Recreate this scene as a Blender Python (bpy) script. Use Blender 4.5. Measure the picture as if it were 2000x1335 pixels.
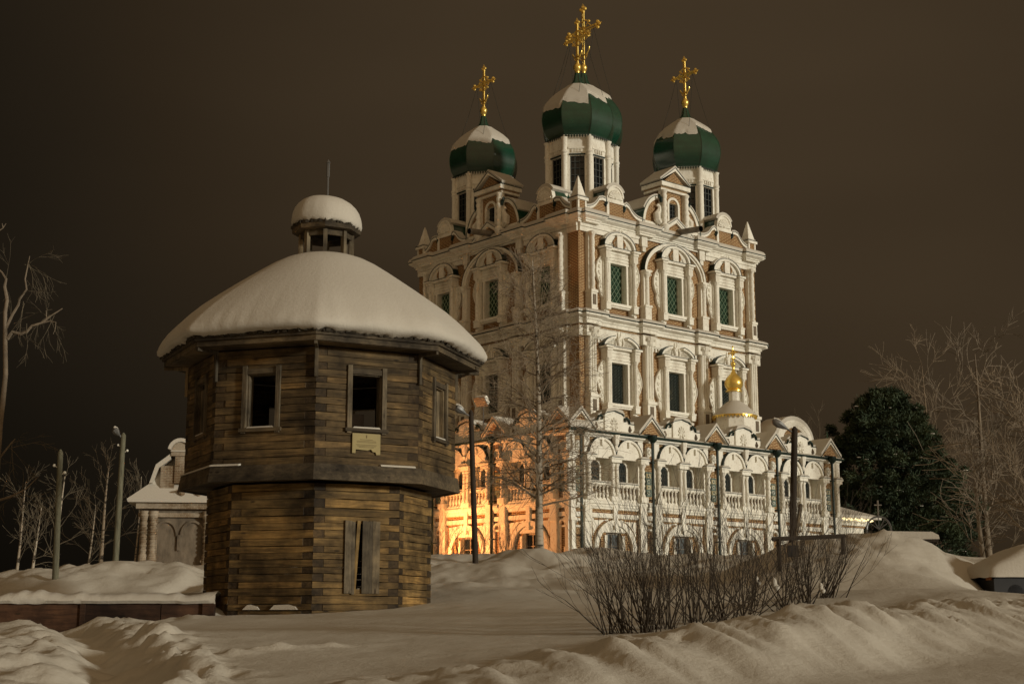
import bpy, math, random
import numpy as np
from mathutils import Vector, Matrix, noise as mnoise
PI = math.pi
R = math.radians
random.seed(7)
for o in list(bpy.data.objects):
    bpy.data.objects.remove(o)
scene = bpy.context.scene
COL = scene.collection

# ------------------------------------------------------------------ camera
CAMZ = 1.6
PITCH = math.atan((1212 - 667.5) / 2803.0)
cam_d = bpy.data.cameras.new('camera')
cam_d.sensor_width = 36.0
cam_d.lens = 36.0 * 2803.0 / 2000.0
cam_d.clip_start = 0.1
cam_d.clip_end = 5000
cam = bpy.data.objects.new('camera', cam_d)
cam.location = (0, 0, CAMZ)
cam.rotation_euler = (PI / 2 + PITCH, 0, 0)
COL.objects.link(cam)
scene.camera = cam

# ------------------------------------------------------------------ night sky lit by the town, and the street light
w = bpy.data.worlds.new('World')
scene.world = w
w.use_nodes = True
nt = w.node_tree
N = nt.nodes
bg = N['Background']
tc = N.new('ShaderNodeTexCoord')
sep = N.new('ShaderNodeSeparateXYZ')
nt.links.new(tc.outputs['Generated'], sep.inputs[0])


def wmath(op, a, b=None, c=None):
    m = N.new('ShaderNodeMath')
    m.operation = op
    for i, q in enumerate((a, b, c)):
        if q is None:
            continue
        if isinstance(q, (int, float)):
            m.inputs[i].default_value = q
        else:
            nt.links.new(q, m.inputs[i])
    return m.outputs[0]


# low cloud glow, strengthened behind and right of the camera as fill light
t = wmath('MULTIPLY_ADD', sep.outputs['X'], 0.27, 0.6)
t = wmath('MULTIPLY_ADD', sep.outputs['Y'], -0.55, t)
t = wmath('MULTIPLY_ADD', sep.outputs['Z'], 0.35, t)
t = wmath('MAXIMUM', wmath('DIVIDE', t, 1.3), 0.0)
t = wmath('POWER', t, 2.4)
mp = N.new('ShaderNodeMapping')
mp.inputs['Scale'].default_value = (1.6, 1.6, 4.0)
nt.links.new(tc.outputs['Generated'], mp.inputs['Vector'])
nz = N.new('ShaderNodeTexNoise')
nz.inputs['Scale'].default_value = 1.3
nz.inputs['Detail'].default_value = 3
nz.inputs['Roughness'].default_value = 0.45
nt.links.new(mp.outputs[0], nz.inputs['Vector'])
cl = wmath('MULTIPLY_ADD', nz.outputs['Fac'], 0.9, 0.55)
t = wmath('MULTIPLY_ADD', t, 0.43, 0.0012)
for (vx, vy, vz, kk, amp) in ((-0.01, 0.91, 0.41, 20.0, 0.040), (0.33, 0.93, 0.16, 30.0, 0.026)):
    vm = N.new('ShaderNodeVectorMath')
    vm.operation = 'DOT_PRODUCT'
    vm.inputs[1].default_value = Vector((vx, vy, vz)).normalized()
    nt.links.new(tc.outputs['Generated'], vm.inputs[0])
    lobe = wmath('EXPONENT', wmath('MULTIPLY', wmath('SUBTRACT', vm.outputs['Value'], 1.0), kk))
    t = wmath('MULTIPLY_ADD', lobe, amp, t)
t = wmath('MULTIPLY', t, cl)
colr = N.new('ShaderNodeMix')
colr.data_type = 'RGBA'
colr.blend_type = 'MIX'
colr.inputs['A'].default_value = (0.95, 0.76, 0.50, 1)
colr.inputs['B'].default_value = (1.0, 0.67, 0.365, 1)
nt.links.new(wmath('MINIMUM', wmath('MULTIPLY', t, 40.0), 1.0), colr.inputs['Factor'])
nt.links.new(colr.outputs['Result'], bg.inputs['Color'])
nt.links.new(t, bg.inputs['Strength'])

SUN_AZ, SUN_EL = R(58), R(9)          # to the right of straight behind the camera, low: lamps of the road
sd = bpy.data.lights.new('sun', 'SUN')
sd.energy = 2.1
sd.angle = R(5)
sd.color = (1.0, 0.955, 0.82)
sun = bpy.data.objects.new('sun', sd)
sdir = Vector((math.sin(SUN_AZ) * math.cos(SUN_EL), -math.cos(SUN_AZ) * math.cos(SUN_EL), math.sin(SUN_EL)))
sun.rotation_euler = sdir.to_track_quat('Z', 'Y').to_euler()
COL.objects.link(sun)

vs = scene.view_settings
vs.view_transform = 'Standard'
vs.look = 'None'
vs.exposure = 0.0
vs.gamma = 1.0
vs.use_curve_mapping = False
scene.render.engine = 'CYCLES'


# ------------------------------------------------------------------ materials
def newmat(name):
    m = bpy.data.materials.new(name)
    m.use_nodes = True
    return m, m.node_tree, m.node_tree.nodes['Principled BSDF']


def ramp(nt, fac, stops):
    r = nt.nodes.new('ShaderNodeValToRGB')
    e = r.color_ramp.elements
    while len(e) < len(stops):
        e.new(0.5)
    for i, (p, c) in enumerate(stops):
        e[i].position = p
        e[i].color = (*c, 1) if len(c) == 3 else c
    nt.links.new(fac, r.inputs[0])
    return r.outputs['Color']


def noise_fac(nt, scale, detail=3, rough=0.5, stretch=None, coord='Object', dist=0.0):
    tc = nt.nodes.new('ShaderNodeTexCoord')
    v = tc.outputs[coord]
    if stretch:
        m = nt.nodes.new('ShaderNodeMapping')
        m.inputs['Scale'].default_value = stretch
        nt.links.new(v, m.inputs['Vector'])
        v = m.outputs[0]
    n = nt.nodes.new('ShaderNodeTexNoise')
    n.inputs['Scale'].default_value = scale
    n.inputs['Detail'].default_value = detail
    n.inputs['Roughness'].default_value = rough
    n.inputs['Distortion'].default_value = dist
    nt.links.new(v, n.inputs['Vector'])
    return n.outputs['Fac']


def bump(nt, bs, h, strength, dist):
    b = nt.nodes.new('ShaderNodeBump')
    b.inputs['Strength'].default_value = strength
    b.inputs['Distance'].default_value = dist
    nt.links.new(h, b.inputs['Height'])
    nt.links.new(b.outputs[0], bs.inputs['Normal'])


def mix(nt, a, b, f, mode='MIX'):
    m = nt.nodes.new('ShaderNodeMix')
    m.data_type = 'RGBA'
    m.blend_type = mode
    for key, q in (('A', a), ('B', b)):
        if isinstance(q, tuple):
            m.inputs[key].default_value = (*q, 1)
        else:
            nt.links.new(q, m.inputs[key])
    if isinstance(f, (int, float)):
        m.inputs['Factor'].default_value = f
    else:
        nt.links.new(f, m.inputs['Factor'])
    return m.outputs['Result']


def simple(name, c, rough=0.8, metal=0.0, var=0.25, scale=4.0, stretch=None, spec=0.3, bmp=0.0, bdist=0.02):
    m, nt, bs = newmat(name)
    f = noise_fac(nt, scale, 4, 0.6, stretch)
    lo = tuple(x * (1 - var) for x in c)
    hi = tuple(min(1, x * (1 + var)) for x in c)
    nt.links.new(ramp(nt, f, [(0.3, lo), (0.7, hi)]), bs.inputs['Base Color'])
    bs.inputs['Roughness'].default_value = rough
    bs.inputs['Metallic'].default_value = metal
    bs.inputs['Specular IOR Level'].default_value = spec
    if bmp:
        bump(nt, bs, f, bmp, bdist)
    return m


def mat_brick(name, c1, c2, mortar, white_stain=0.0):
    m, nt, bs = newmat(name)
    tc = nt.nodes.new('ShaderNodeTexCoord')
    sp = nt.nodes.new('ShaderNodeSeparateXYZ')
    sn = nt.nodes.new('ShaderNodeSeparateXYZ')
    nt.links.new(tc.outputs['Object'], sp.inputs[0])
    nt.links.new(tc.outputs['Normal'], sn.inputs[0])

    def mm(op, a, b=None):
        k = nt.nodes.new('ShaderNodeMath')
        k.operation = op
        for i, q in enumerate((a, b)):
            if q is None:
                continue
            if isinstance(q, (int, float)):
                k.inputs[i].default_value = q
            else:
                nt.links.new(q, k.inputs[i])
        return k.outputs[0]
    s = mm('ADD', mm('MULTIPLY', sp.outputs['X'], mm('ABSOLUTE', sn.outputs['Y'])),
           mm('MULTIPLY', sp.outputs['Y'], mm('ABSOLUTE', sn.outputs['X'])))
    cb = nt.nodes.new('ShaderNodeCombineXYZ')
    nt.links.new(s, cb.inputs[0])
    nt.links.new(sp.outputs['Z'], cb.inputs[1])
    b = nt.nodes.new('ShaderNodeTexBrick')
    b.inputs['Scale'].default_value = 1.0
    b.inputs['Brick Width'].default_value = 0.27
    b.inputs['Row Height'].default_value = 0.078
    b.inputs['Mortar Size'].default_value = 0.013
    b.inputs['Mortar Smooth'].default_value = 0.2
    b.inputs['Color1'].default_value = (*c1, 1)
    b.inputs['Color2'].default_value = (*c2, 1)
    b.inputs['Mortar'].default_value = (*mortar, 1)
    nt.links.new(cb.outputs[0], b.inputs['Vector'])
    f = noise_fac(nt, 1.1, 4, 0.6)
    c = mix(nt, b.outputs['Color'], (0.5, 0.46, 0.42), ramp(nt, f, [(0.35, (0, 0, 0)), (0.75, (0.55, 0.55, 0.55))]), 'MULTIPLY')
    if white_stain:
        f2 = noise_fac(nt, 0.9, 5, 0.7)
        c = mix(nt, c, (0.50, 0.45, 0.36), ramp(nt, f2, [(0.42, (0, 0, 0)), (0.62, (white_stain,) * 3)]))
    nt.links.new(c, bs.inputs['Base Color'])
    bs.inputs['Roughness'].default_value = 0.9
    bs.inputs['Specular IOR Level'].default_value = 0.15
    bump(nt, bs, b.outputs['Fac'], -0.5, 0.012)
    return m


def mat_white():
    m, nt, bs = newmat('white limewash')
    f1 = noise_fac(nt, 1.6, 5, 0.65, (1, 1, 0.35))
    c = ramp(nt, f1, [(0.28, (0.58, 0.54, 0.45)), (0.5, (0.80, 0.78, 0.69)), (0.8, (0.86, 0.85, 0.77))])
    f2 = noise_fac(nt, 9, 3, 0.6)
    c = mix(nt, c, (0.36, 0.27, 0.19), ramp(nt, f2, [(0.55, (0, 0, 0)), (0.75, (0.55, 0.55, 0.55))]))
    nt.links.new(c, bs.inputs['Base Color'])
    bs.inputs['Roughness'].default_value = 0.85
    bs.inputs['Specular IOR Level'].default_value = 0.2
    bump(nt, bs, f2, 0.25, 0.02)
    return m


def mat_wood(name, stops, sc=1.0, axis='x', end=False):
    m, nt, bs = newmat(name)
    st = {'x': (1.2, 14, 14), 'z': (14, 14, 1.2)}[axis]
    oi = nt.nodes.new('ShaderNodeObjectInfo')
    tc = nt.nodes.new('ShaderNodeTexCoord')
    ad = nt.nodes.new('ShaderNodeVectorMath')
    ad.operation = 'MULTIPLY_ADD'
    cv = nt.nodes.new('ShaderNodeCombineXYZ')
    for i in range(3):
        nt.links.new(oi.outputs['Random'], cv.inputs[i])
    nt.links.new(cv.outputs[0], ad.inputs[0])
    ad.inputs[1].default_value = (37.0, 11.0, 23.0)
    nt.links.new(tc.outputs['Object'], ad.inputs[2])
    mp = nt.nodes.new('ShaderNodeMapping')
    mp.inputs['Scale'].default_value = st if not end else (9, 9, 9)
    nt.links.new(ad.outputs[0], mp.inputs['Vector'])
    n = nt.nodes.new('ShaderNodeTexNoise')
    n.inputs['Scale'].default_value = sc
    n.inputs['Detail'].default_value = 6
    n.inputs['Roughness'].default_value = 0.68
    n.inputs['Distortion'].default_value = 0.6
    nt.links.new(mp.outputs[0], n.inputs['Vector'])
    c = ramp(nt, n.outputs['Fac'], stops)
    # knots
    v = nt.nodes.new('ShaderNodeTexVoronoi')
    v.inputs['Scale'].default_value = 1.0
    mp2 = nt.nodes.new('ShaderNodeMapping')
    mp2.inputs['Scale'].default_value = (1.4, 4.5, 4.5) if axis == 'x' else (4.5, 4.5, 1.4)
    nt.links.new(ad.outputs[0], mp2.inputs['Vector'])
    nt.links.new(mp2.outputs[0], v.inputs['Vector'])
    c = mix(nt, c, (0.02, 0.013, 0.007), ramp(nt, v.outputs['Distance'], [(0.05, (0.85,) * 3), (0.13, (0, 0, 0))]))
    # tone of each piece, large blotches of damp
    tone = ramp(nt, oi.outputs['Random'], [(0.0, (0.72, 0.70, 0.67)), (0.35, (0.98, 0.95, 0.90)), (0.7, (1.2, 1.16, 1.08)), (1.0, (1.65, 1.5, 1.25))])
    c = mix(nt, c, tone, 1.0, 'MULTIPLY')
    ge = nt.nodes.new('ShaderNodeNewGeometry')
    nbn = nt.nodes.new('ShaderNodeTexNoise')
    nbn.inputs['Scale'].default_value = 1.15
    nbn.inputs['Detail'].default_value = 5
    nbn.inputs['Roughness'].default_value = 0.62
    nt.links.new(ge.outputs['Position'], nbn.inputs['Vector'])
    nb = nbn.outputs['Fac']
    c = mix(nt, c, ramp(nt, nb, [(0.36, (0.34, 0.33, 0.32)), (0.5, (0.85, 0.85, 0.85)), (0.66, (1.5, 1.46, 1.36))]), 1.0, 'MULTIPLY')
    nt.links.new(c, bs.inputs['Base Color'])
    bs.inputs['Roughness'].default_value = 0.8
    bs.inputs['Specular IOR Level'].default_value = 0.25
    bump(nt, bs, n.outputs['Fac'], 0.55, 0.03)
    return m


def mat_snow(name='snow', grain=26.0, amp=0.02, c=(0.52, 0.49, 0.425)):  # base colour dimmed and warmed to imitate weaker, yellower street light
    m, nt, bs = newmat(name)
    bs.inputs['Base Color'].default_value = (*c, 1)
    bs.inputs['Roughness'].default_value = 0.75
    bs.inputs['Specular IOR Level'].default_value = 0.3
    f = noise_fac(nt, grain, 6, 0.75)
    bump(nt, bs, f, 0.5, amp)
    return m


M = {}
M['brick'] = mat_brick('church brick', (0.16, 0.066, 0.026), (0.23, 0.098, 0.038), (0.58, 0.45, 0.25))
M['old_brick'] = mat_brick('weathered brick', (0.13, 0.08, 0.045), (0.18, 0.115, 0.065), (0.30, 0.25, 0.17), 0.5)
M['white'] = mat_white()
M['old_plaster'] = simple('old plaster', (0.16, 0.13, 0.095), 0.9, 0, 0.45, 3.0, (1, 1, .4), 0.2, 0.4, 0.03)
M['snow'] = mat_snow()
M['roof_snow'] = mat_snow('snow on roofs', 14.0, 0.03)
M['ground_snow'] = mat_snow('ground snow', 7.0, 0.05, (0.53, 0.50, 0.43))
M['green'] = simple('green roof metal', (0.005, 0.042, 0.022), 0.24, 0.0, 0.25, 2.0, None, 0.9)
M['dark_green'] = simple('dark green flashing', (0.006, 0.020, 0.014), 0.45, 0, 0.3, 3.0)
M['gold'] = simple('gilding', (0.90, 0.62, 0.15), 0.30, 0.78, 0.15, 6.0, None, 0.5)
M['glass'] = simple('dark window glass', (0.010, 0.014, 0.016), 0.12, 0, 0.5, 3.0, None, 0.5)
M['dim_glass'] = simple('dim window glass', (0.028, 0.036, 0.036), 0.2, 0, 0.5, 3.0, None, 0.5)
M['grey_glass'] = simple('grey window glass', (0.10, 0.12, 0.13), 0.25, 0, 0.5, 2.0, None, 0.5)
M['green_glass'] = simple('green window glass', (0.022, 0.055, 0.034), 0.2, 0, 0.5, 3.0, None, 0.5)
M['lattice_green'] = simple('pale green lattice', (0.26, 0.36, 0.25), 0.5, 0, 0.2)
M['lattice_grey'] = simple('grey green lattice', (0.15, 0.19, 0.16), 0.5, 0, 0.2)
M['lattice_dark'] = simple('dark iron lattice', (0.05, 0.055, 0.05), 0.6, 0, 0.2)
M['tile'] = simple('glazed tile', (0.12, 0.165, 0.145), 0.25, 0, 0.6, 22.0, None, 0.5)
M['tile_y'] = simple('glazed tile relief', (0.38, 0.33, 0.18), 0.3, 0, 0.4, 15.0, None, 0.5)
M['spout'] = simple('weathered spout tin', (0.20, 0.18, 0.15), 0.6, 0.3, 0.3)
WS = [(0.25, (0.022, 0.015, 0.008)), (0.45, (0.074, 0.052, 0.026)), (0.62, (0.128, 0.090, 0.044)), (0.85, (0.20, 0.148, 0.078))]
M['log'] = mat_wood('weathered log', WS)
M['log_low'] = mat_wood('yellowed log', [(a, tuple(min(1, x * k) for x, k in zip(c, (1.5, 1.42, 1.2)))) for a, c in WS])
M['log_end'] = mat_wood('log end grain', [(0.3, (0.026, 0.018, 0.010)), (0.7, (0.075, 0.052, 0.028))], 1.0, 'x', True)
M['plank'] = mat_wood('grey plank', [(0.25, (0.045, 0.038, 0.028)), (0.5, (0.12, 0.10, 0.07)), (0.8, (0.20, 0.165, 0.115))], 1.0, 'z')
M['plank_x'] = mat_wood('dark grey board', [(0.25, (0.030, 0.024, 0.017)), (0.5, (0.075, 0.060, 0.040)), (0.8, (0.13, 0.105, 0.07))], 1.0, 'x')
M['fresh_plank'] = mat_wood('yellow plank', [(0.25, (0.10, 0.065, 0.025)), (0.5, (0.22, 0.15, 0.06)), (0.8, (0.30, 0.21, 0.09))], 1.0, 'z')
M['rust_board'] = mat_wood('red brown board', [(0.25, (0.022, 0.012, 0.008)), (0.5, (0.055, 0.029, 0.018)), (0.8, (0.085, 0.048, 0.030))], 1.0, 'x')
M['thatch'] = simple('ragged shingle edge', (0.045, 0.037, 0.026), 0.95, 0, 0.5, 12.0)
M['pole'] = simple('tarred pole wood', (0.035, 0.026, 0.018), 0.85, 0, 0.4, 5.0, (5, 5, .5))
M['pole_lit'] = simple('grey green pole wood', (0.13, 0.125, 0.085), 0.85, 0, 0.4, 5.0, (5, 5, .5))  # grey-green wood, lightened to offset the log tower's shadow
M['steel'] = simple('grey steel', (0.16, 0.16, 0.155), 0.45, 0.6, 0.2)
M['black'] = simple('black plastic', (0.012, 0.012, 0.013), 0.5, 0, 0.3)
M['plaque'] = simple('ochre plaque', (0.26, 0.20, 0.055), 0.5, 0, 0.12, 3.0)
M['plaque_ink'] = simple('plaque print', (0.12, 0.085, 0.03), 0.7, 0, 0.2)
M['infill'] = simple('pale curtain', (0.25, 0.23, 0.22), 0.9, 0, 0.15)  # tone stands in for brightness seen through the far window
M['twig'] = simple('brown twig', (0.042, 0.031, 0.020), 0.85, 0, 0.4, 3.0)
M['branch'] = simple('grey brown branch', (0.11, 0.085, 0.055), 0.85, 0, 0.35, 2.0)
M['dim_branch'] = simple('dimmed branch', (0.11, 0.09, 0.06), 0.85, 0, 0.35, 2.0)  # branch colour darkened to imitate the weaker light on the left
M['frost_branch'] = simple('frosty branch', (0.18, 0.145, 0.105), 0.85, 0, 0.35, 2.0)
M['mid_branch'] = simple('brown lit branch', (0.20, 0.155, 0.105), 0.85, 0, 0.35, 2.0)  # lighter brown imitates warm light on bare twigs
M['paint_red'] = simple('faded lamp lens', (0.28, 0.10, 0.03), 0.4, 0, 0.2)


def mat_birch():
    m, nt, bs = newmat('birch bark')
    f = noise_fac(nt, 1.0, 3, 0.6, (2.5, 2.5, 9))
    c = ramp(nt, f, [(0.36, (0.03, 0.024, 0.018)), (0.46, (0.34, 0.29, 0.22)), (0.75, (0.46, 0.41, 0.33))])
    nt.links.new(c, bs.inputs['Base Color'])
    bs.inputs['Roughness'].default_value = 0.8
    return m


M['birch'] = mat_birch()


def mat_needles():
    m, nt, bs = newmat('pine needles')
    f = noise_fac(nt, 0.55, 4, 0.6)
    c = ramp(nt, f, [(0.3, (0.016, 0.026, 0.016)), (0.5, (0.045, 0.066, 0.036)), (0.75, (0.085, 0.105, 0.052))])
    nt.links.new(c, bs.inputs['Base Color'])
    bs.inputs['Roughness'].default_value = 0.7
    bs.inputs['Specular IOR Level'].default_value = 0.2
    return m


M['needles'] = mat_needles()


def mat_emit(name, c, s):
    m, nt, bs = newmat(name)
    bs.inputs['Base Color'].default_value = (*c, 1)
    bs.inputs['Emission Color'].default_value = (*c, 1)
    bs.inputs['Emission Strength'].default_value = s
    return m


M['bulb'] = mat_emit('warm string light', (1.0, 0.80, 0.42), 1.6)
M['flood_lens'] = mat_emit('orange floodlight lens', (1.0, 0.55, 0.18), 30.0)


# ------------------------------------------------------------------ mesh collector
class MB:
    def __init__(s):
        s.v, s.f, s.m = [], [], []
        s.T = None

    def _p(s, p):
        if s.T is not None:
            p = s.T @ Vector(p)
        s.v.append((p[0], p[1], p[2]))

    def poly(s, pts, mat=0):
        b = len(s.v)
        for p in pts:
            s._p(p)
        s.f.append(tuple(range(b, b + len(pts))))
        s.m.append(mat)

    def mesh(s, vs, fs, mat=0):
        b = len(s.v)
        for p in vs:
            s._p(p)
        for f in fs:
            s.f.append(tuple(b + i for i in f))
            s.m.append(mat)

    def box(s, x0, x1, y0, y1, z0, z1, mat=0):
        vs = [(x, y, z) for z in (z0, z1) for y in (y0, y1) for x in (x0, x1)]
        s.mesh(vs, [(0, 2, 3, 1), (4, 5, 7, 6), (0, 1, 5, 4), (2, 6, 7, 3), (0, 4, 6, 2), (1, 3, 7, 5)], mat)

    def prism(s, pts, y0, y1, mat=0, side=None):
        """xz outline (counter-clockwise seen from -y), extruded y0 (front) .. y1"""
        n = len(pts)
        vs = [(x, y0, z) for x, z in pts] + [(x, y1, z) for x, z in pts]
        s.mesh(vs, [tuple(range(n))], mat)
        s.mesh(vs, [tuple(range(2 * n - 1, n - 1, -1))], mat)
        s.mesh(vs, [(i, i + n, (i + 1) % n + n, (i + 1) % n) for i in range(n)], mat if side is None else side)

    def plan(s, pts, z0, z1, mat=0, endmats=None):
        """xy outline ccw, extruded up"""
        n = len(pts)
        vs = [(x, y, z0) for x, y in pts] + [(x, y, z1) for x, y in pts]
        s.mesh(vs, [tuple(range(n - 1, -1, -1)), tuple(range(n, 2 * n))], mat)
        for i in range(n):
            s.mesh(vs, [(i, (i + 1) % n, (i + 1) % n + n, i + n)], endmats[i] if endmats else mat)

    def lathe(s, prof, n=10, c=(0, 0, 0), mat=0, a0=0.0, cap=True):
        vs = []
        for r, z in prof:
            for i in range(n):
                a = a0 + 2 * PI * i / n
                vs.append((c[0] + r * math.cos(a), c[1] + r * math.sin(a), c[2] + z))
        fs = []
        for k in range(len(prof) - 1):
            for i in range(n):
                j = (i + 1) % n
                fs.append((k * n + i, k * n + j, (k + 1) * n + j, (k + 1) * n + i))
        if cap:
            fs.append(tuple(range(n - 1, -1, -1)))
            fs.append(tuple((len(prof) - 1) * n + i for i in range(n)))
        s.mesh(vs, fs, mat)

    def ball(s, c, r, mat=0, n=8, k=5, sc=(1, 1, 1)):
        vs, fs = [(c[0], c[1], c[2] - r * sc[2])], []
        for a in range(1, k):
            ph = -PI / 2 + PI * a / k
            for i in range(n):
                th = 2 * PI * i / n
                vs.append((c[0] + r * sc[0] * math.cos(ph) * math.cos(th), c[1] + r * sc[1] * math.cos(ph) * math.sin(th), c[2] + r * sc[2] * math.sin(ph)))
        vs.append((c[0], c[1], c[2] + r * sc[2]))
        last = len(vs) - 1
        for i in range(n):
            fs.append((0, 1 + (i + 1) % n, 1 + i))
            for a in range(k - 2):
                p, q = 1 + a * n, 1 + (a + 1) * n
                fs.append((p + i, p + (i + 1) % n, q + (i + 1) % n, q + i))
            p = 1 + (k - 2) * n
            fs.append((p + i, p + (i + 1) % n, last))
        s.mesh(vs, fs, mat)

    def tube(s, pts, rad, n=5, mat=0, cap=True):
        pts = [Vector(p) for p in pts]
        if not hasattr(rad, '__len__'):
            rad = [rad] * len(pts)
        vs, fs = [], []
        ref = None
        for i, p in enumerate(pts):
            d = (pts[min(i + 1, len(pts) - 1)] - pts[max(i - 1, 0)])
            if d.length < 1e-9:
                d = Vector((0, 0, 1))
            d.normalize()
            if ref is None:
                ref = Vector((1, 0, 0)) if abs(d.x) < 0.8 else Vector((0, 1, 0))
            a = (ref - d * ref.dot(d)).normalized()
            b = d.cross(a)
            ref = a
            for k in range(n):
                th = 2 * PI * k / n
                vs.append(p + (a * math.cos(th) + b * math.sin(th)) * rad[i])
        for i in range(len(pts) - 1):
            for k in range(n):
                j = (k + 1) % n
                fs.append((i * n + k, i * n + j, (i + 1) * n + j, (i + 1) * n + k))
        if cap:
            fs.append(tuple(range(n - 1, -1, -1)))
            fs.append(tuple((len(pts) - 1) * n + k for k in range(n)))
        s.mesh(vs, fs, mat)

    def ring(s, path, prof, mat=0, z_add=0.0, closed=True):
        """sweep profile [(out, z)] along a rectilinear closed plan path (ccw), mitred"""
        n = len(path)
        P = [Vector((p[0], p[1])) for p in path]
        nor = []
        for i in range(n):
            d = P[(i + 1) % n] - P[i]
            d.normalize()
            nor.append(Vector((d.y, -d.x)))
        vs = []
        for o, z in prof:
            for i in range(n):
                a, b = nor[i - 1], nor[i]
                if not closed and i == 0:
                    a = b
                if not closed and i == n - 1:
                    b = a
                q = P[i] + (a * o if abs(a.dot(b)) > 0.99 else (a + b) * o)
                vs.append((q.x, q.y, z + z_add))
        fs = []
        for k in range(len(prof) - 1):
            for i in range(n if closed else n - 1):
                j = (i + 1) % n
                fs.append((k * n + i, k * n + j, (k + 1) * n + j, (k + 1) * n + i))
        s.mesh(vs, fs, mat)

    def holed(s, x0, x1, z0, z1, holes, y=0.0, mat=0, jamb=1, back=None):
        """wall sheet at y facing -y, holes (xa, xb, za, zb, depth)"""
        xs = sorted({x0, x1, *[h[0] for h in holes], *[h[1] for h in holes]})
        zs = sorted({z0, z1, *[h[2] for h in holes], *[h[3] for h in holes]})
        for i in range(len(xs) - 1):
            for j in range(len(zs) - 1):
                cx, cz = (xs[i] + xs[i + 1]) / 2, (zs[j] + zs[j + 1]) / 2
                if any(h[0] < cx < h[1] and h[2] < cz < h[3] for h in holes):
                    continue
                s.poly([(xs[i], y, zs[j]), (xs[i + 1], y, zs[j]), (xs[i + 1], y, zs[j + 1]), (xs[i], y, zs[j + 1])], mat)
        for a, b, c, d, dep in holes:
            e = y + dep
            s.poly([(a, y, c), (a, e, c), (b, e, c), (b, y, c)], jamb)
            s.poly([(a, y, d), (b, y, d), (b, e, d), (a, e, d)], jamb)
            s.poly([(a, y, c), (a, y, d), (a, e, d), (a, e, c)], jamb)
            s.poly([(b, y, c), (b, e, c), (b, e, d), (b, y, d)], jamb)
            if back is not None:
                s.poly([(a, e, c), (b, e, c), (b, e, d), (a, e, d)], back)

    def me(s, name, mats, smooth=None):
        m = bpy.data.meshes.new(name)
        m.from_pydata(s.v, [], s.f)
        for k in mats:
            m.materials.append(M[k])
        m.polygons.foreach_set('material_index', s.m)
        if smooth:
            m.polygons.foreach_set('use_smooth', [True] * len(m.polygons))
            m.update()
            m.set_sharp_from_angle(angle=R(smooth))
        m.update()
        return m


def link(name, me, parent=None, loc=(0, 0, 0), rz=0.0, kind=None, label=None):
    o = bpy.data.objects.new(name, me)
    COL.objects.link(o)
    o.parent = parent
    o.location = loc
    o.rotation_euler = (0, 0, rz)
    if kind:
        o['kind'] = kind
    if label:
        o['label'] = label
    return o


def thing(name, label, cat, loc=(0, 0, 0), rz=0.0, group=None):
    return tag(link(name, None, None, loc, rz), label, cat, group)


def tag(o, label, cat, group=None):
    o['label'] = label
    o['category'] = cat
    if group:
        o['group'] = group
    return o


def arc(cx, cz, rx, rz, a0, a1, n):
    return [(cx + rx * math.cos(R(a0 + (a1 - a0) * i / n)), cz + rz * math.sin(R(a0 + (a1 - a0) * i / n))) for i in range(n + 1)]


def band(mb, outer, inner, y0, y1, mat=0):
    """strip between two polylines of equal length (xz), as short prisms"""
    for i in range(len(outer) - 1):
        mb.prism([inner[i], outer[i], outer[i + 1], inner[i + 1]][::1], y0, y1, mat)


# value noise for terrain (numpy)
_rng = np.random.RandomState(11)
_tab = _rng.rand(256, 256)


def vnoise(x, y):
    xi, yi = np.floor(x).astype(int), np.floor(y).astype(int)
    fx, fy = x - xi, y - yi
    fx, fy = fx * fx * (3 - 2 * fx), fy * fy * (3 - 2 * fy)
    g = lambda a, b: _tab[a & 255, b & 255]
    return (g(xi, yi) * (1 - fx) + g(xi + 1, yi) * fx) * (1 - fy) + (g(xi, yi + 1) * (1 - fx) + g(xi + 1, yi + 1) * fx) * fy


def fbm(x, y, o=4, gain=0.5):
    s, a = 0, 1.0
    for k in range(o):
        s = s + a * (vnoise(x * 2 ** k + 17.3 * k, y * 2 ** k + 5.1 * k) - 0.5)
        a *= gain
    return s


# ------------------------------------------------------------------ terrain of snow
CREST_X = [-6, -3.0, -1.4, 0.0, 1.25, 2.5, 3.7, 5.2, 7.5, 12.0, 30]
CREST_Y = [9.5, 11.0, 12.0, 13.0, 14.0, 15.4, 16.8, 18.5, 21.0, 24.0, 30]
CREST_H = [0.0, 0.06, 0.12, 0.22, 0.35, 0.46, 0.48, 0.44, 0.32, 0.10, 0.0]


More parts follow.
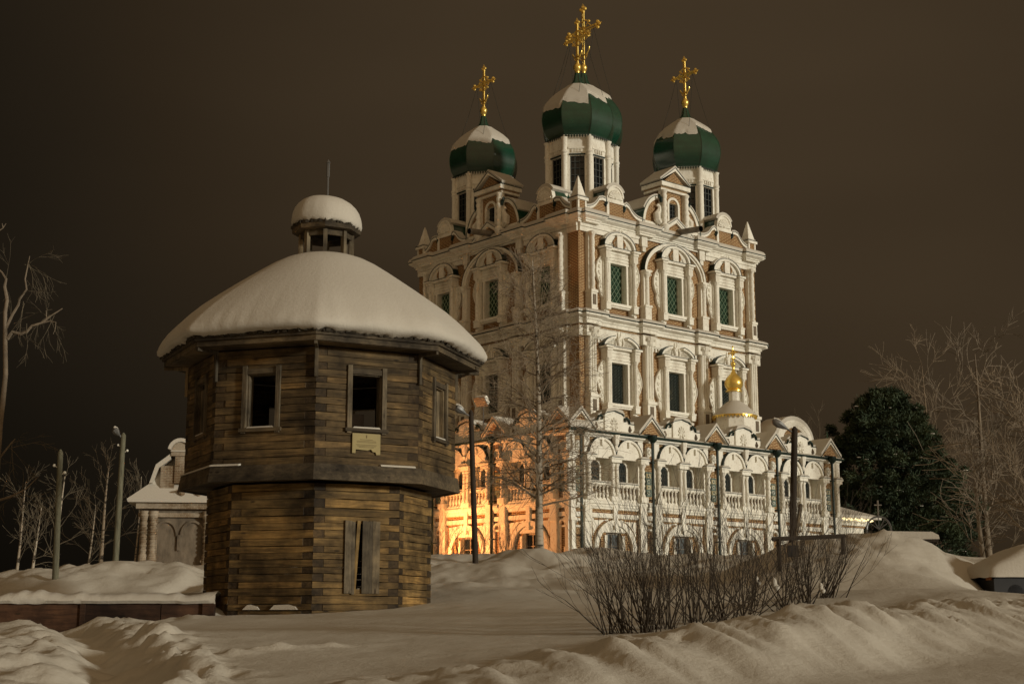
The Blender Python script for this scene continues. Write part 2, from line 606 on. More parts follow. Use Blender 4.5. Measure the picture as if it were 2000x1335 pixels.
def gz(x, y):
    x = np.asarray(x, float)
    y = np.asarray(y, float)
    h = np.interp(y, [0, 8, 11, 13, 16, 20, 25, 31, 38, 46, 54, 60, 75, 110, 200, 900],
                  [0.40, 0.60, 0.84, 1.02, 1.22, 1.40, 1.60, 1.88, 2.45, 3.15, 3.85, 4.15, 4.2, 3.9, 3.2, 2.0])
    h = h + np.clip(x + 4, -8, 3) * 0.035 * np.clip((y - 18) / 12, 0, 1)
    h = h - np.clip(-x - 11, 0, 40) * 0.06 * np.clip((y - 38) / 10, 0, 1)
    h = h - np.clip(x - 16, 0, 60) * 0.05 * np.clip((y - 30) / 10, 0, 1)
    # ploughed bank along the road
    cy = np.interp(x, CREST_X, CREST_Y)
    ch = np.interp(x, CREST_X, CREST_H)
    d = y - cy + 0.55 * fbm(x * 0.9, y * 0.5 + 3, 3)
    near = np.clip(1 + d / 2.9, 0, 1)
    far = np.clip(1 - d / 3.2, 0, 1)
    prof = np.where(d < 0, near * near * (3 - 2 * near), 0.45 + 0.55 * far * far * (3 - 2 * far))
    prof = np.where(d > 0, prof * np.clip(1.4 - d / 14, 0.0, 1), prof)
    bank = ch * prof
    h = h + bank
    onface = np.clip(near * (1 - np.clip(d / 0.8, 0, 1)) * 1.3, 0, 1) * np.clip(ch / 0.3, 0, 1)
    # streaks where snow slid down the bank
    h = h + onface * (0.17 * fbm(x * 3.0 + y * 1.2, y * 0.8, 3, 0.5) + 0.045 * fbm(x * 10 + y * 5, y * 2.2, 2))
    # road stays flatter, with light ruts
    # heaps
    g = lambda X, Y, sx, sy: np.exp(-((x - X) / sx) ** 2 - ((y - Y) / sy) ** 2)
    h = h + 1.22 * g(9.2, 36, 2.6, 4.5) + 0.45 * g(6.4, 35, 1.8, 3.5) + 0.35 * g(6.8, 24, 2.4, 3.0)
    h = h + 0.55 * g(-12.2, 43, 3.2, 3.0) + 0.12 * g(-9.0, 42, 2.2, 2.6) + 0.2 * g(-15.5, 42, 3, 3)
    h = h + 0.45 * g(0.9, 49, 1.5, 2.0) + 0.30 * g(3.6, 56, 1.8, 2) + 0.25 * g(-1.5, 44, 1.5, 2)
    rough_h = g(9.5, 37, 3.6, 4) + g(-11.5, 43, 3.5, 3)
    h = h + rough_h * (0.24 * fbm(x * 1.9, y * 1.5, 5, 0.58))
    h = h + 0.30 * fbm(x * 0.55 + 9, y * 0.33, 4, 0.5) * np.clip((y - 33) / 5, 0, 1) * np.clip((62 - y) / 4, 0, 1)
    h = h + 0.30 * np.clip(fbm(x * 1.3 + 3, y * 1.1, 4, 0.55), -0.1, 0.6) * np.clip((-5.6 - x) / 1.0, 0, 1) * np.clip((y - 24) / 3, 0, 1) * np.clip((29.2 - y) / 0.1, 0, 1)
    h = h - 0.95 * g(11.6, 32.5, 1.7, 2.0)
    # raised plot on the left, held by a low board wall (fills to its top)
    st = np.clip((-5.6 - x) / 0.8, 0, 1) * np.clip((y - 29.2) / 0.25, 0, 1) * np.clip(1 - (y - 33) / 5, 0, 1)
    h = h + st * 0.30
    h = h - 0.16 * np.clip((-6.0 - x) / 3, 0, 1) * np.clip((y - 25) / 3, 0, 1) * np.clip((29.2 - y) / 0.1, 0, 1)
    # trampled path on the left and broken crusts beside it
    px = np.interp(y, [8, 11, 13.5, 16, 19, 24, 29], [-3.2, -3.4, -3.55, -4.4, -5.4, -7.2, -9.0])
    dp = x - px + 0.35 * fbm(y * 0.8, y * 0.1, 2)
    h = h - 0.26 * np.exp(-(dp / 0.42) ** 2) * (1 + 0.8 * fbm(x * 2.5, y * 2.5, 2))
    crust = np.exp(-((dp - 0.75) / 0.38) ** 2) + 0.6 * np.exp(-((dp + 0.9) / 0.5) ** 2)
    h = h + crust * (0.05 + 0.34 * np.clip(fbm(x * 2.6, y * 1.5, 4, 0.6), -0.25, 0.5)) * np.clip((30 - y) / 10, 0, 1)
    d2 = (y - (15.4 + 0.9 * (x + 3.6))) + 0.2 * fbm(x * 2, y, 2)
    h = h + np.exp(-(d2 / 0.28) ** 2) * np.clip(1 - np.abs(x + 2.6) / 1.1, 0, 1) * (0.05 + 0.16 * fbm(x * 5, y * 4, 3))
    # lumps along the crest and gentle drifts everywhere
    lump = np.exp(-((d - 0.1) / 0.6) ** 2) * np.clip(ch / 0.2, 0, 1)
    h = h + lump * (0.11 * np.clip(fbm(x * 2.0, y * 2.0, 3, 0.55), -0.1, 0.6) + 0.06 * np.clip(fbm(x * 6.5, y * 6.0, 2, 0.5), -0.02, 0.6))
    h = h + 0.07 * fbm(x * 0.45, y * 0.3, 3) + 0.012 * fbm(x * 4, y * 3, 2)
    return h


def gzs(x, y):
    return float(gz(np.array([x]), np.array([y]))[0])


def axis(pts):
    out = []
    for a, b, st in pts:
        out += list(np.arange(a, b, st))
    return np.array(out + [pts[-1][1]])


xs = axis([(-700, -120, 40), (-120, -40, 8), (-40, -18, 0.8), (-18, -7, 0.16), (-7, 8.5, 0.07), (8.5, 18, 0.16), (18, 45, 0.9), (45, 120, 8), (120, 700, 40)])
ys = axis([(-60, 0, 6), (0, 7, 0.5), (7, 22, 0.075), (22, 34, 0.12), (34, 66, 0.25), (66, 100, 1.2), (100, 200, 8), (200, 900, 50)])
GX, GY = np.meshgrid(xs, ys)
GZ = gz(GX, GY)
nx, ny = len(xs), len(ys)
me = bpy.data.meshes.new('ground')
vv = np.stack([GX, GY, GZ], -1).reshape(-1, 3)
idx = np.arange(nx * ny).reshape(ny, nx)
ff = np.stack([idx[:-1, :-1], idx[:-1, 1:], idx[1:, 1:], idx[1:, :-1]], -1).reshape(-1, 4)
me.vertices.add(len(vv))
me.vertices.foreach_set('co', vv.ravel())
me.loops.add(ff.size)
me.loops.foreach_set('vertex_index', ff.ravel())
me.polygons.add(len(ff))
me.polygons.foreach_set('loop_start', np.arange(0, ff.size, 4))
me.polygons.foreach_set('loop_total', np.full(len(ff), 4))
me.polygons.foreach_set('use_smooth', np.ones(len(ff), bool))
me.update(calc_edges=True)
me.materials.append(M['ground_snow'])
link('ground', me, kind='structure')

# ------------------------------------------------------------------ cathedral
TH = R(40.6)
OX, OY = 2.4888, 62.0
ct = thing('cathedral', 'tall brick cathedral with white carved stone trim, green onion domes and gilded crosses', 'cathedral', (OX, OY, 0), TH)
U0, U1, V0, V1 = 4.05, 17.15, 3.6, 16.4
CU, CV = (U0 + U1) / 2, (V0 + V1) / 2
FR = ((CU, V0, 0), 0.0, 6.55)            # tower faces: origin, rotation, half width
FL = ((U0, CV, 0), -PI / 2, 6.4)


def onface(F, name, me, x=0.0, z=0.0, parent=None, **k):
    (ox, oy, oz), rz, hw = F
    c, s = math.cos(rz), math.sin(rz)
    return link(name, me, ct, (ox + x * c, oy + x * s, z), rz, **k)


WINX = (-4.02, 0.0, 3.98)
ZUP, ZLO = 16.88, 11.92      # sills

# walls of the tower: one shell with real window openings
mb = MB()
for F in (FR, FL):
    (ox, oy, _), rz, hw = F
    mb.T = Matrix.Translation((ox, oy, 0)) @ Matrix.Rotation(rz, 4, 'Z')
    holes = [(x - .55, x + .55, z, z + 2.0, .26) for x in WINX for z in (ZUP, ZLO)]
    mb.holed(-hw, hw, 9.0, 21.3, holes, 0.0, 0, 1)
mb.T = None
mb.poly([(U1, V0, 9), (U1, V1, 9), (U1, V1, 21.3), (U1, V0, 21.3)])
mb.poly([(U1, V1, 9), (U0, V1, 9), (U0, V1, 21.3), (U1, V1, 21.3)])
mb.poly([(U0, V0, 21.3), (U1, V0, 21.3), (U1, V1, 21.3), (U0, V1, 21.3)])
link('tower_wall', mb.me('tower_wall', ['brick', 'white']), ct)


def tower_path(jogs_r, jogs_l):
    """plan path with jogs [(x0, x1, p)] on the two seen faces"""
    p = []
    pts = [(U0, V0)]
    for a, b, q in sorted(jogs_r):
        a, b = CU + a, CU + b
        pts += [(a, V0), (a, V0 - q), (b, V0 - q), (b, V0)]
    pts += [(U1, V0), (U1, V1), (U0, V1)]
    # left face runs v downwards: face x grows as v falls
    for a, b, q in sorted(jogs_l):
        va, vb = CV - a, CV - b
        pts += [(U0, va), (U0 - q, va), (U0 - q, vb), (U0, vb)]
    return pts


def jogs(hw, inset, mids):
    c = hw - inset
    return [(-c - .32, -c + .32, .22)] + [(m - .36, m + .36, .2) for m in mids] + [(c - .32, c + .32, .22)]


pth_mid = tower_path(jogs(6.55, .62, (-2.03, 2.03)), jogs(6.4, .95, (-2.03, 2.03)))
pth_top = tower_path(jogs(6.55, .62, (-2.15, 2.15)), jogs(6.4, .95, (-2.15, 2.15)))
mb = MB()
mb.ring(pth_mid, [(-.05, 15.63), (.14, 15.63), (.14, 15.78), (.2, 15.82), (.2, 15.88), (.42, 15.97), (.42, 16.05), (.45, 16.07), (.45, 16.10), (-.05, 16.14)])
mb.ring(pth_mid, [(-.05, 15.02), (.10, 15.02), (.12, 15.05), (.12, 15.46), (.16, 15.48), (.16, 15.5), (-.05, 15.5)])
link('middle_cornice', mb.me('middle_cornice', ['white']), ct)
mb = MB()
mb.ring(pth_mid, [(.30, 16.10), (.46, 16.11), (.455, 16.17), (.40, 16.23), (.25, 16.30), (-.02, 16.40)])
link('cornice_snow', mb.me('cornice_snow', ['roof_snow'], 40), ct)
mb = MB()
mb.ring(pth_mid, [(.455, 16.055), (.475, 16.07), (.475, 16.105), (.455, 16.108)])
mb.ring(pth_top, [(.455, 20.965), (.475, 20.975), (.475, 21.012), (.455, 21.015)])
link('cornice_flashing', mb.me('cornice_flashing', ['dark_green']), ct)
mb = MB()
mb.ring(pth_top, [(-.05, 20.62), (.16, 20.62), (.16, 20.7), (.22, 20.73), (.22, 20.78), (.40, 20.88), (.42, 20.92), (.45, 20.93), (.45, 21.0), (-.05, 21.05)])
link('top_cornice', mb.me('top_cornice', ['white']), ct)
mb = MB()
mb.ring(pth_top, [(.32, 21.0), (.46, 21.014), (.46, 21.10), (.40, 21.20), (.25, 21.29), (-.05, 21.38)])
link('cornice_snow', mb.me('cornice_snow', ['roof_snow'], 40), ct)
# thick frieze of the outer bays
for F in (FR, FL):
    hw = F[2]
    for sgn in (-1, 1):
        mb = MB()
        a, b = sorted((sgn * 2.5, sgn * (hw + .0)))
        mb.box(a, b, -.12, .04, 20.2, 20.42)
        mb.box(a, b, -.09, .04, 20.42, 20.44)
        mb.box(a, b, -.15, .04, 20.44, 20.63)
        onface(F, 'frieze', mb.me('frieze', ['white']))
    mb = MB()
    mb.box(-2.5, 2.5, -.1, .04, 20.52, 20.64)
    onface(F, 'frieze', mb.me('frieze', ['white']))


# --- window kit (origin: middle of the sill, wall plane y = 0)
def win_meshes(kind):
    W = {}
    a = MB()
    for s in (-1, 1):
        x0, x1 = sorted((s * .55, s * .72))
        a.box(x0, x1, -.13, .03, -.02, 2.0)
        x0, x1 = sorted((s * .55, s * .66))
        a.box(x0, x1, -.18, -.13, -.02, 2.0)
    a.box(-.8, .8, -.15, .03, 2.0, 2.62)
    for z in (2.12, 2.28, 2.46):
        a.box(-.8, .8, -.19, -.15, z, z + .09)
    a.box(-.92, .92, -.30, .03, -.16, -.02)
    a.box(-.86, .86, -.22, .03, -.24, -.16)
    W['frame'] = a.me('window', ['white'])
    # flanking column with pedestal, bracket and entablature block
    c = MB()
    c.box(-.17, .17, -.24, .03, -.5, 2.62)
    c.box(-.20, .20, -.44, -.03, -.42, -.12)
    c.box(-.22, .22, -.47, -.03, -.12, -.05)
    c.lathe([(.15, -.05), (.15, .03), (.12, .06), (.125, .5), (.11, .53), (.125, .56), (.115, 1.2), (.105, 1.85), (.13, 1.88), (.105, 1.92), (.12, 2.0), (.17, 2.1), (.17, 2.14)], 9, (0, -.31, 0))
    c.box(-.2, .2, -.46, .03, 2.14, 2.5)
    c.box(-.23, .23, -.50, .03, 2.5, 2.62)
    c.prism([(-.16, -.5), (.0, -.74), (.16, -.5)], -.36, .03)
    W['column'] = c.me('column', ['white'], 35)
    # cornice shelf + curved pediment
    p = MB()
    p.box(-1.24, -.74, -.54, .03, 2.64, 2.74)
    p.box(.74, 1.24, -.54, .03, 2.64, 2.74)
    p.box(-.74, .74, -.34, .03, 2.62, 2.74)
    p.box(-1.26, -.74, -.56, -.0, 2.742, 2.765, 1)
    p.box(.74, 1.26, -.56, -.0, 2.742, 2.765, 1)
    p.box(-.74, .74, -.36, -.0, 2.742, 2.765, 1)
    if kind == 'up':
        rx, rz = 1.02, .74
        p.prism([(-rx, 2.765)] + [(x, z) for x, z in arc(0, 2.765, rx, rz, 0, 180, 16)][0:], -.2, .03)
        o, i = arc(0, 2.765, rx + .07, rz + .06, 0, 180, 16), arc(0, 2.765, rx - .05, rz - .06, 0, 180, 16)
        band(p, o, i, -.34, .03)
        o2 = arc(0, 2.765, rx + .10, rz + .085, 0, 180, 16)
        band(p, o2, o, -.36, .0, 1)
        p.box(-.2, .2, -.33, -.2, 2.78, 3.42)
        for s in (-1, 1):
            p.tube([(s * (.30 + .1 * math.sin(k * .9)), -.26, 2.85 + k * .09) for k in range(6)], .06, 5, 2)
            p.tube([(s * (.42 + k * .08), -.22, 2.86 + .16 * math.sin(k * 1.1)) for k in range(6)], .035, 4)
        p.ball((0, -.28, 3.56), .09)
        for s in (-1, 1):
            p.tube([(s * .05, -.28, 3.48), (s * .2, -.28, 3.56), (s * .26, -.28, 3.66), (s * .16, -.28, 3.70)], .045, 5)
        p.tube([(0, -.28, 3.55), (0, -.28, 3.76)], [.06, .02], 5)
    else:
        for s in (-1, 1):
            o = [(s * x, z) for x, z in arc(0, 2.70, 1.22, .62, 2, 70, 9)]
            i = [(s * x, max(z, 2.765)) for x, z in arc(0, 2.70, 1.10, .50, 2, 70, 9)]
            pts = [(s * .42, 2.765)] + ([(s * 1.15, 2.765)] + i)
            pts = [(s * .40, 2.765), (s * 1.18, 2.765)] + i[1:]
            if s < 0:
                pts = pts[::-1]
                band(p, i, o, -.36, .03)
            else:
                band(p, o, i, -.36, .03)
            p.prism(pts, -.2, .03)
            for q in range(5):
                p.tube([(s * (.48 + q * .12), -.22, 2.79), (s * (.44 + q * .1), -.22, 3.14 - q * .05)], .028, 4)
            o2 = [(s * x, z) for x, z in arc(0, 2.70, 1.25, .65, 2, 70, 9)]
            band(p, *((o, o2) if s < 0 else (o2, o)), -.38, 0, 1)
        p.box(-.3, .3, -.22, .03, 2.765, 3.1)
        p.tube([(-.12, -.28, 2.8), (-.2, -.28, 3.1), (-.02, -.28, 3.3), (.0, -.28, 3.55)], [.07, .08, .06, .02], 6)
        p.tube([(.16, -.28, 2.8), (.2, -.28, 3.05), (.1, -.28, 3.2)], .06, 5)
    W['pediment'] = p.me('pediment', ['white', 'dark_green', 'brick'])
    # snow lying on the pediment
    sn = MB()
    if kind != 'up':
        sn.box(-.72, .72, -.35, -.22, 2.766, 2.81)
    if kind == 'up':
        o = arc(0, 2.765, rx + .17, rz + .15, 25, 155, 14)
        i = arc(0, 2.765, rx + .09, rz + .08, 25, 155, 14)
        band(sn, o, i, -.33, 0)
    W['snow'] = sn.me('snow_cap', ['roof_snow'])
    # carved side wing, mirrored by scale
    g = MB()
    if kind == 'up':
        out = [(.0, 2.4), (.12, 2.2), (.30, 1.98), (.40, 1.7), (.42, 1.42), (.32, 1.12), (.20, .92), (.25, .72), (.17, .45), (.0, .15)]
    else:
        out = [(.0, 2.15), (.14, 1.92), (.34, 1.62), (.46, 1.28), (.46, 1.0), (.34, .70), (.20, .48), (.26, .28), (.16, .05), (.0, -.2)]
    n = len(out)
    vs = [(0, -.16, z) for x, z in out] + [(x, -.12, z) for x, z in out] + [(x, .03, z) for x, z in out]
    fs = [(k, k + 1, n + k + 1, n + k) for k in range(n - 1)] + [(n + k, n + k + 1, 2 * n + k + 1, 2 * n + k) for k in range(n - 1)]
    g.mesh(vs, [f[::-1] for f in fs])
    mid = [(x * .55, z) for x, z in out]
    g.tube([(x + .0, -.15, z) for x, z in out[1:-1]], .028, 5)
    for k in range(1, n - 1):
        x, z = mid[k]
        g.tube([(x - .04, -.15, z - .08), (x + .05, -.19, z - .02), (x + .03, -.18, z + .07), (x - .05, -.15, z + .08)], .022, 4)
    W['wing'] = g.me('carved_wing', ['white'])
    # lattice
    l = MB()
    if kind == 'up':
        dx, dz, r_ = .275, .36, .016
        for k in range(-12, 12):
            for s in (-1, 1):
                # line x = -.55 + k*dx + s*(dx/dz)*z clipped
                z0, z1 = 0.0, 2.0
                x_at = lambda z: -.55 + k * dx + s * dx / dz * z
                zs_ = sorted(((-.55 - (-.55 + k * dx)) * s * dz / dx, (.55 - (-.55 + k * dx)) * s * dz / dx))
                z0, z1 = max(z0, zs_[0]), min(z1, zs_[1])
                if z1 - z0 > .05:
                    l.tube([(x_at(z0), .14, z0), (x_at(z1), .14, z1)], r_, 3)
    else:
        for k in range(5):
            for s in (-1, 1):
                l.tube([(-.44 + k * .22 + s * .1 * math.cos(q * PI / 2.0), .14, q * .08) for q in range(26)], .012, 3)
    W['lattice'] = l.me('lattice', ['lattice_green' if kind == 'up' else 'lattice_grey'])
    q = MB()
    q.box(-.56, .56, .20, .24, -.01, 2.01)
    W['pane'] = q.me('pane', ['green_glass' if kind == 'up' else 'glass'])
    return W


KITS = {'up': win_meshes('up'), 'lo': win_meshes('lo')}


def church_window(F, x, z, kind):
    W = KITS[kind]
    o = onface(F, 'window', W['frame'], x, z)
    for s in (-1, 1):
        link('column', W['column'], o, (s * .95, 0, 0)).scale = (.78, 1, 1)
        g = link('carved_wing', W['wing'], o, (s * 1.07, 0, 0))
        g.scale = (s, 1, 1)
    link('pediment', W['pediment'], o)
    link('snow_cap', W['snow'], o)
    link('lattice', W['lattice'], o)
    link('pane', W['pane'], o)


for F in (FR, FL):
    for x in WINX:
        church_window(F, x, ZUP, 'up')
        church_window(F, x, ZLO, 'lo')


# --- columns and pilasters of the tower
def col_upper():
    c = MB()
    c.box(-.24, .24, -.30, .03, 16.12, 17.28)
    c.box(-.30, .30, -.46, -.0, 16.3, 16.42)
    c.box(-.27, .27, -.43, -.0, 16.42, 17.15)
    c.box(-.14, .14, -.455, -.42, 16.55, 17.05, 1)
    c.box(-.31, .31, -.47, -.0, 17.15, 17.28)
    c.box(-.24, .24, -.22, .03, 17.28, 20.2)
    prof = [(.2, 17.28), (.2, 17.36), (.16, 17.4)]
    for k in range(6):
        z = 17.45 + k * .41
        prof += [(.155, z), (.185, z + .12), (.185, z + .22), (.155, z + .34), (.17, z + .375)]
    prof += [(.16, 19.92), (.22, 20.05), (.26, 20.12), (.26, 20.2)]
    c.lathe(prof, 10, (0, -.27, 0))
    for s in (-1, 0, 1):
        c.ball((s * .2, -.42, 20.1), .07, 0, 6, 4)
    return c.me('column', ['white', 'old_plaster'], 40)


def pil_lower():
    c = MB()
    c.box(-.38, .38, -.42, .03, 11.0, 11.25)
    c.box(-.34, .34, -.38, .03, 11.25, 12.05)
    c.box(-.15, .15, -.40, -.37, 11.4, 11.95, 1)
    c.box(-.39, .39, -.45, .03, 12.05, 12.2)
    c.box(-.30, .30, -.26, .03, 12.2, 15.02)
    for x in (-.2, 0, .2):
        c.lathe([(.13, 12.2), (.13, 12.3), (.09, 12.34), (.09, 14.9), (.12, 14.95), (.12, 15.0)], 8, (x, -.25, 0))
    c.lathe([(.30, 15.0), (.36, 15.1), (.34, 15.14), (.44, 15.34), (.46, 15.45)], 8, (0, -.12, 0), 0, PI / 8)
    for x in (-.28, -.1, .1, .28):
        c.ball((x, -.42, 15.3), .08, 0, 6, 4)
    return c.me('pilaster', ['white', 'old_plaster'], 40)


def col_mid():
    c = MB()
    c.box(-.26, .26, -.24, .03, 16.1, 18.75)
    c.box(-.30, .30, -.36, -.0, 16.25, 16.95)
    c.box(-.34, .34, -.40, -.0, 16.95, 17.06)
    c.lathe([(.17, 17.06), (.17, 17.14), (.14, 17.18), (.13, 18.3), (.16, 18.34), (.14, 18.4), (.22, 18.6), (.27, 18.68), (.27, 18.76)], 9, (0, -.22, 0))
    for s in (-1, 0, 1):
        c.ball((s * .2, -.38, 18.62), .07, 0, 6, 4)
    c.box(-.31, .31, -.44, .03, 18.76, 18.86)
    return c.me('column', ['white'], 40)


CUP, PLO, CMI = col_upper(), pil_lower(), col_mid()
for F, ins in ((FR, .62), (FL, .95)):
    hw = F[2]
    for s in (-1, 1):
        onface(F, 'column', CUP, s * (hw - ins)).scale = (.72, 1, 1)
        onface(F, 'pilaster', PLO, s * (hw - ins)).scale = (.8, 1, 1)
        onface(F, 'pilaster', PLO, s * 2.03).scale = (.84, 1, 1)
        onface(F, 'column', CMI, s * 2.12).scale = (.74, 1, 1)
    # arch over the middle window
    mb = MB()
    o, i = arc(0, 18.86, 2.28, 1.70, 0, 180, 28), arc(0, 18.86, 2.04, 1.47, 0, 180, 28)
    i2 = arc(0, 18.86, 2.16, 1.57, 0, 180, 28)
    band(mb, o, i, -.22, .03)
    band(mb, o, i2, -.30, -.22)
    o2 = arc(0, 18.86, 2.30, 1.72, 0, 180, 28)
    band(mb, o2, o, -.32, .0, 1)
    onface(F, 'arch', mb.me('arch', ['white', 'dark_green']))
    # little tooth row under the frieze of the lower storey
    mb = MB()
    k = -hw + 1.2
    while k < hw - 1.15:
        if abs(abs(k) - 2.03) > .42 and min(abs(k - x) for x in WINX) > .7:
            mb.box(k - .05, k + .05, -.10, .03, 14.80, 15.03)
            mb.box(k - .10, k + .10, -.10, .03, 14.98, 15.03)
        k += .21
    onface(F, 'tooth_row', mb.me('tooth_row', ['white']), kind='stuff')
    # small consoles hanging under the frieze
    for s in (-1, 1):
        mb = MB()
        mb.box(s * 2.15 - .2, s * 2.15 + .2, -.2, .03, 20.1, 20.62)
        mb.box(s * 2.15 - .12, s * 2.15 + .12, -.16, .03, 19.85, 20.1)
        onface(F, 'console', mb.me('console', ['white']))
    # gable breaking the top cornice, with the rain spout
    mb = MB()
    mb.prism([(-1.0, 21.06), (1.0, 21.06), (0, 21.72)], -.30, .6, 2)
    for s in (-1, 1):
        for (y0, y1, t0, t1, mt) in ((-.46, .6, .0, .1, 0), (-.42, .6, -.10, .0, 0), (-.48, .62, .1, .125, 1), (-.46, .6, .125, .22, 3)):
            pts = [(s * 1.22, 21.0 + t0), (0, 21.78 + t0), (0, 21.78 + t1), (s * 1.22, 21.0 + t1)]
            mb.prism(pts if s < 0 else pts[::-1], y0, y1, mt)
    onface(F, 'gable', mb.me('gable', ['white', 'dark_green', 'brick', 'roof_snow']))
    mb = MB()
    prof = [(-.1, 0.02), (-1.62, -.10)]
    n = 12
    A = [Vector((0, -.25, 21.25)), Vector((0, -1.85, 21.12))]
    mb.tube(A, .155, n, 0, False)
    mb.tube([A[1], A[0]], .14, n, 1, False)
    mb.tube([Vector((0, -.32, 21.245)), Vector((0, -.40, 21.24))], .18, n, 0)
    onface(F, 'rain_spout', mb.me('rain_spout', ['spout', 'black'], 40), .25)


# --- stepped attic above the cornice
def shell_relief(mb, cx, cz, r, y, mat=0, a0=8, a1=172, n=11, up=True):
    for k in range(n):
        a = R(a0 + (a1 - a0) * k / (n - 1))
        mb.tube([(cx + .18 * r * math.cos(a), y, cz + .18 * r * math.sin(a)), (cx + .6 * r * math.cos(a), y - .03, cz + .6 * r * math.sin(a)), (cx + .95 * r * math.cos(a), y, cz + .95 * r * math.sin(a))], [.015 * r / .5, .05 * r / .5, .06 * r / .5], 5, mat)
    mb.ball((cx, y, cz + .08 * r), .14 * r, mat, 6, 4)


def kok_meshes():
    a = MB()
    a.box(-.55, .55, -.06, .55, 21.0, 22.0, 1)
    a.box(-.60, -.44, -.10, .2, 21.0, 22.0, 0)
    a.box(-.60, .60, -.12, .58, 22.0, 22.13, 0)
    pts = [(-.56, 22.13)] + [(.56, 22.13)] + [(x, z) for x, z in arc(0, 22.35, .56, .56, 0, 180, 16)]
    a.prism(pts, -.08, .12, 0)
    shell_relief(a, 0, 22.22, .5, -.1)
    o, i = arc(0, 22.35, .58, .58, 0, 180, 16), arc(0, 22.35, .50, .50, 0, 180, 16)
    band(a, o, i, -.13, -.08)
    b = MB()
    pts = [(-.58, 22.14), (.58, 22.14)] + arc(0, 22.35, .59, .59, 0, 180, 16)
    b.prism(pts, .121, 1.3, 0)
    c = MB()
    o, i = arc(0, 22.36, .74, .72, 28, 152, 14), arc(0, 22.35, .585, .585, 28, 152, 14)
    band(c, o, i, -.12, 1.32)
    return a.me('shell_gable', ['white', 'brick']), b.me('barrel_roof', ['green'], 30), c.me('snow_cap', ['roof_snow'], 40)


KOK = kok_meshes()


def ogee_mesh(pts, y0=.0, y1=.35):
    """brick curtain with white coping; pts = top curve from left to right"""
    a = MB()
    zb = 21.02
    for k in range(len(pts) - 1):
        (xa, za), (xb, zc) = pts[k], pts[k + 1]
        a.prism([(xa, zb), (xb, zb), (xb, zc), (xa, za)], y0, y1, 1)
        a.prism([(xa, za), (xb, zc), (xb, zc + .13), (xa, za + .13)], y0 - .1, y1 + .04, 0)
        a.prism([(xa, za + .13), (xb, zc + .13), (xb, zc + .155), (xa, za + .155)], y0 - .12, y1 + .05, 2)
        a.prism([(xa, za + .155), (xb, zc + .155), (xb, zc + .24), (xa, za + .24)], y0 - .1, y1 + .03, 3)
    return a


def curve(p0, p1, p2, p3, n=8):
    out = []
    for k in range(n + 1):
        t = k / n
        q = [(1 - t) ** 3 * a + 3 * (1 - t) ** 2 * t * b + 3 * (1 - t) * t * t * c + t ** 3 * d for a, b, c, d in zip(p0, p1, p2, p3)]
        out.append(tuple(q))
    return out


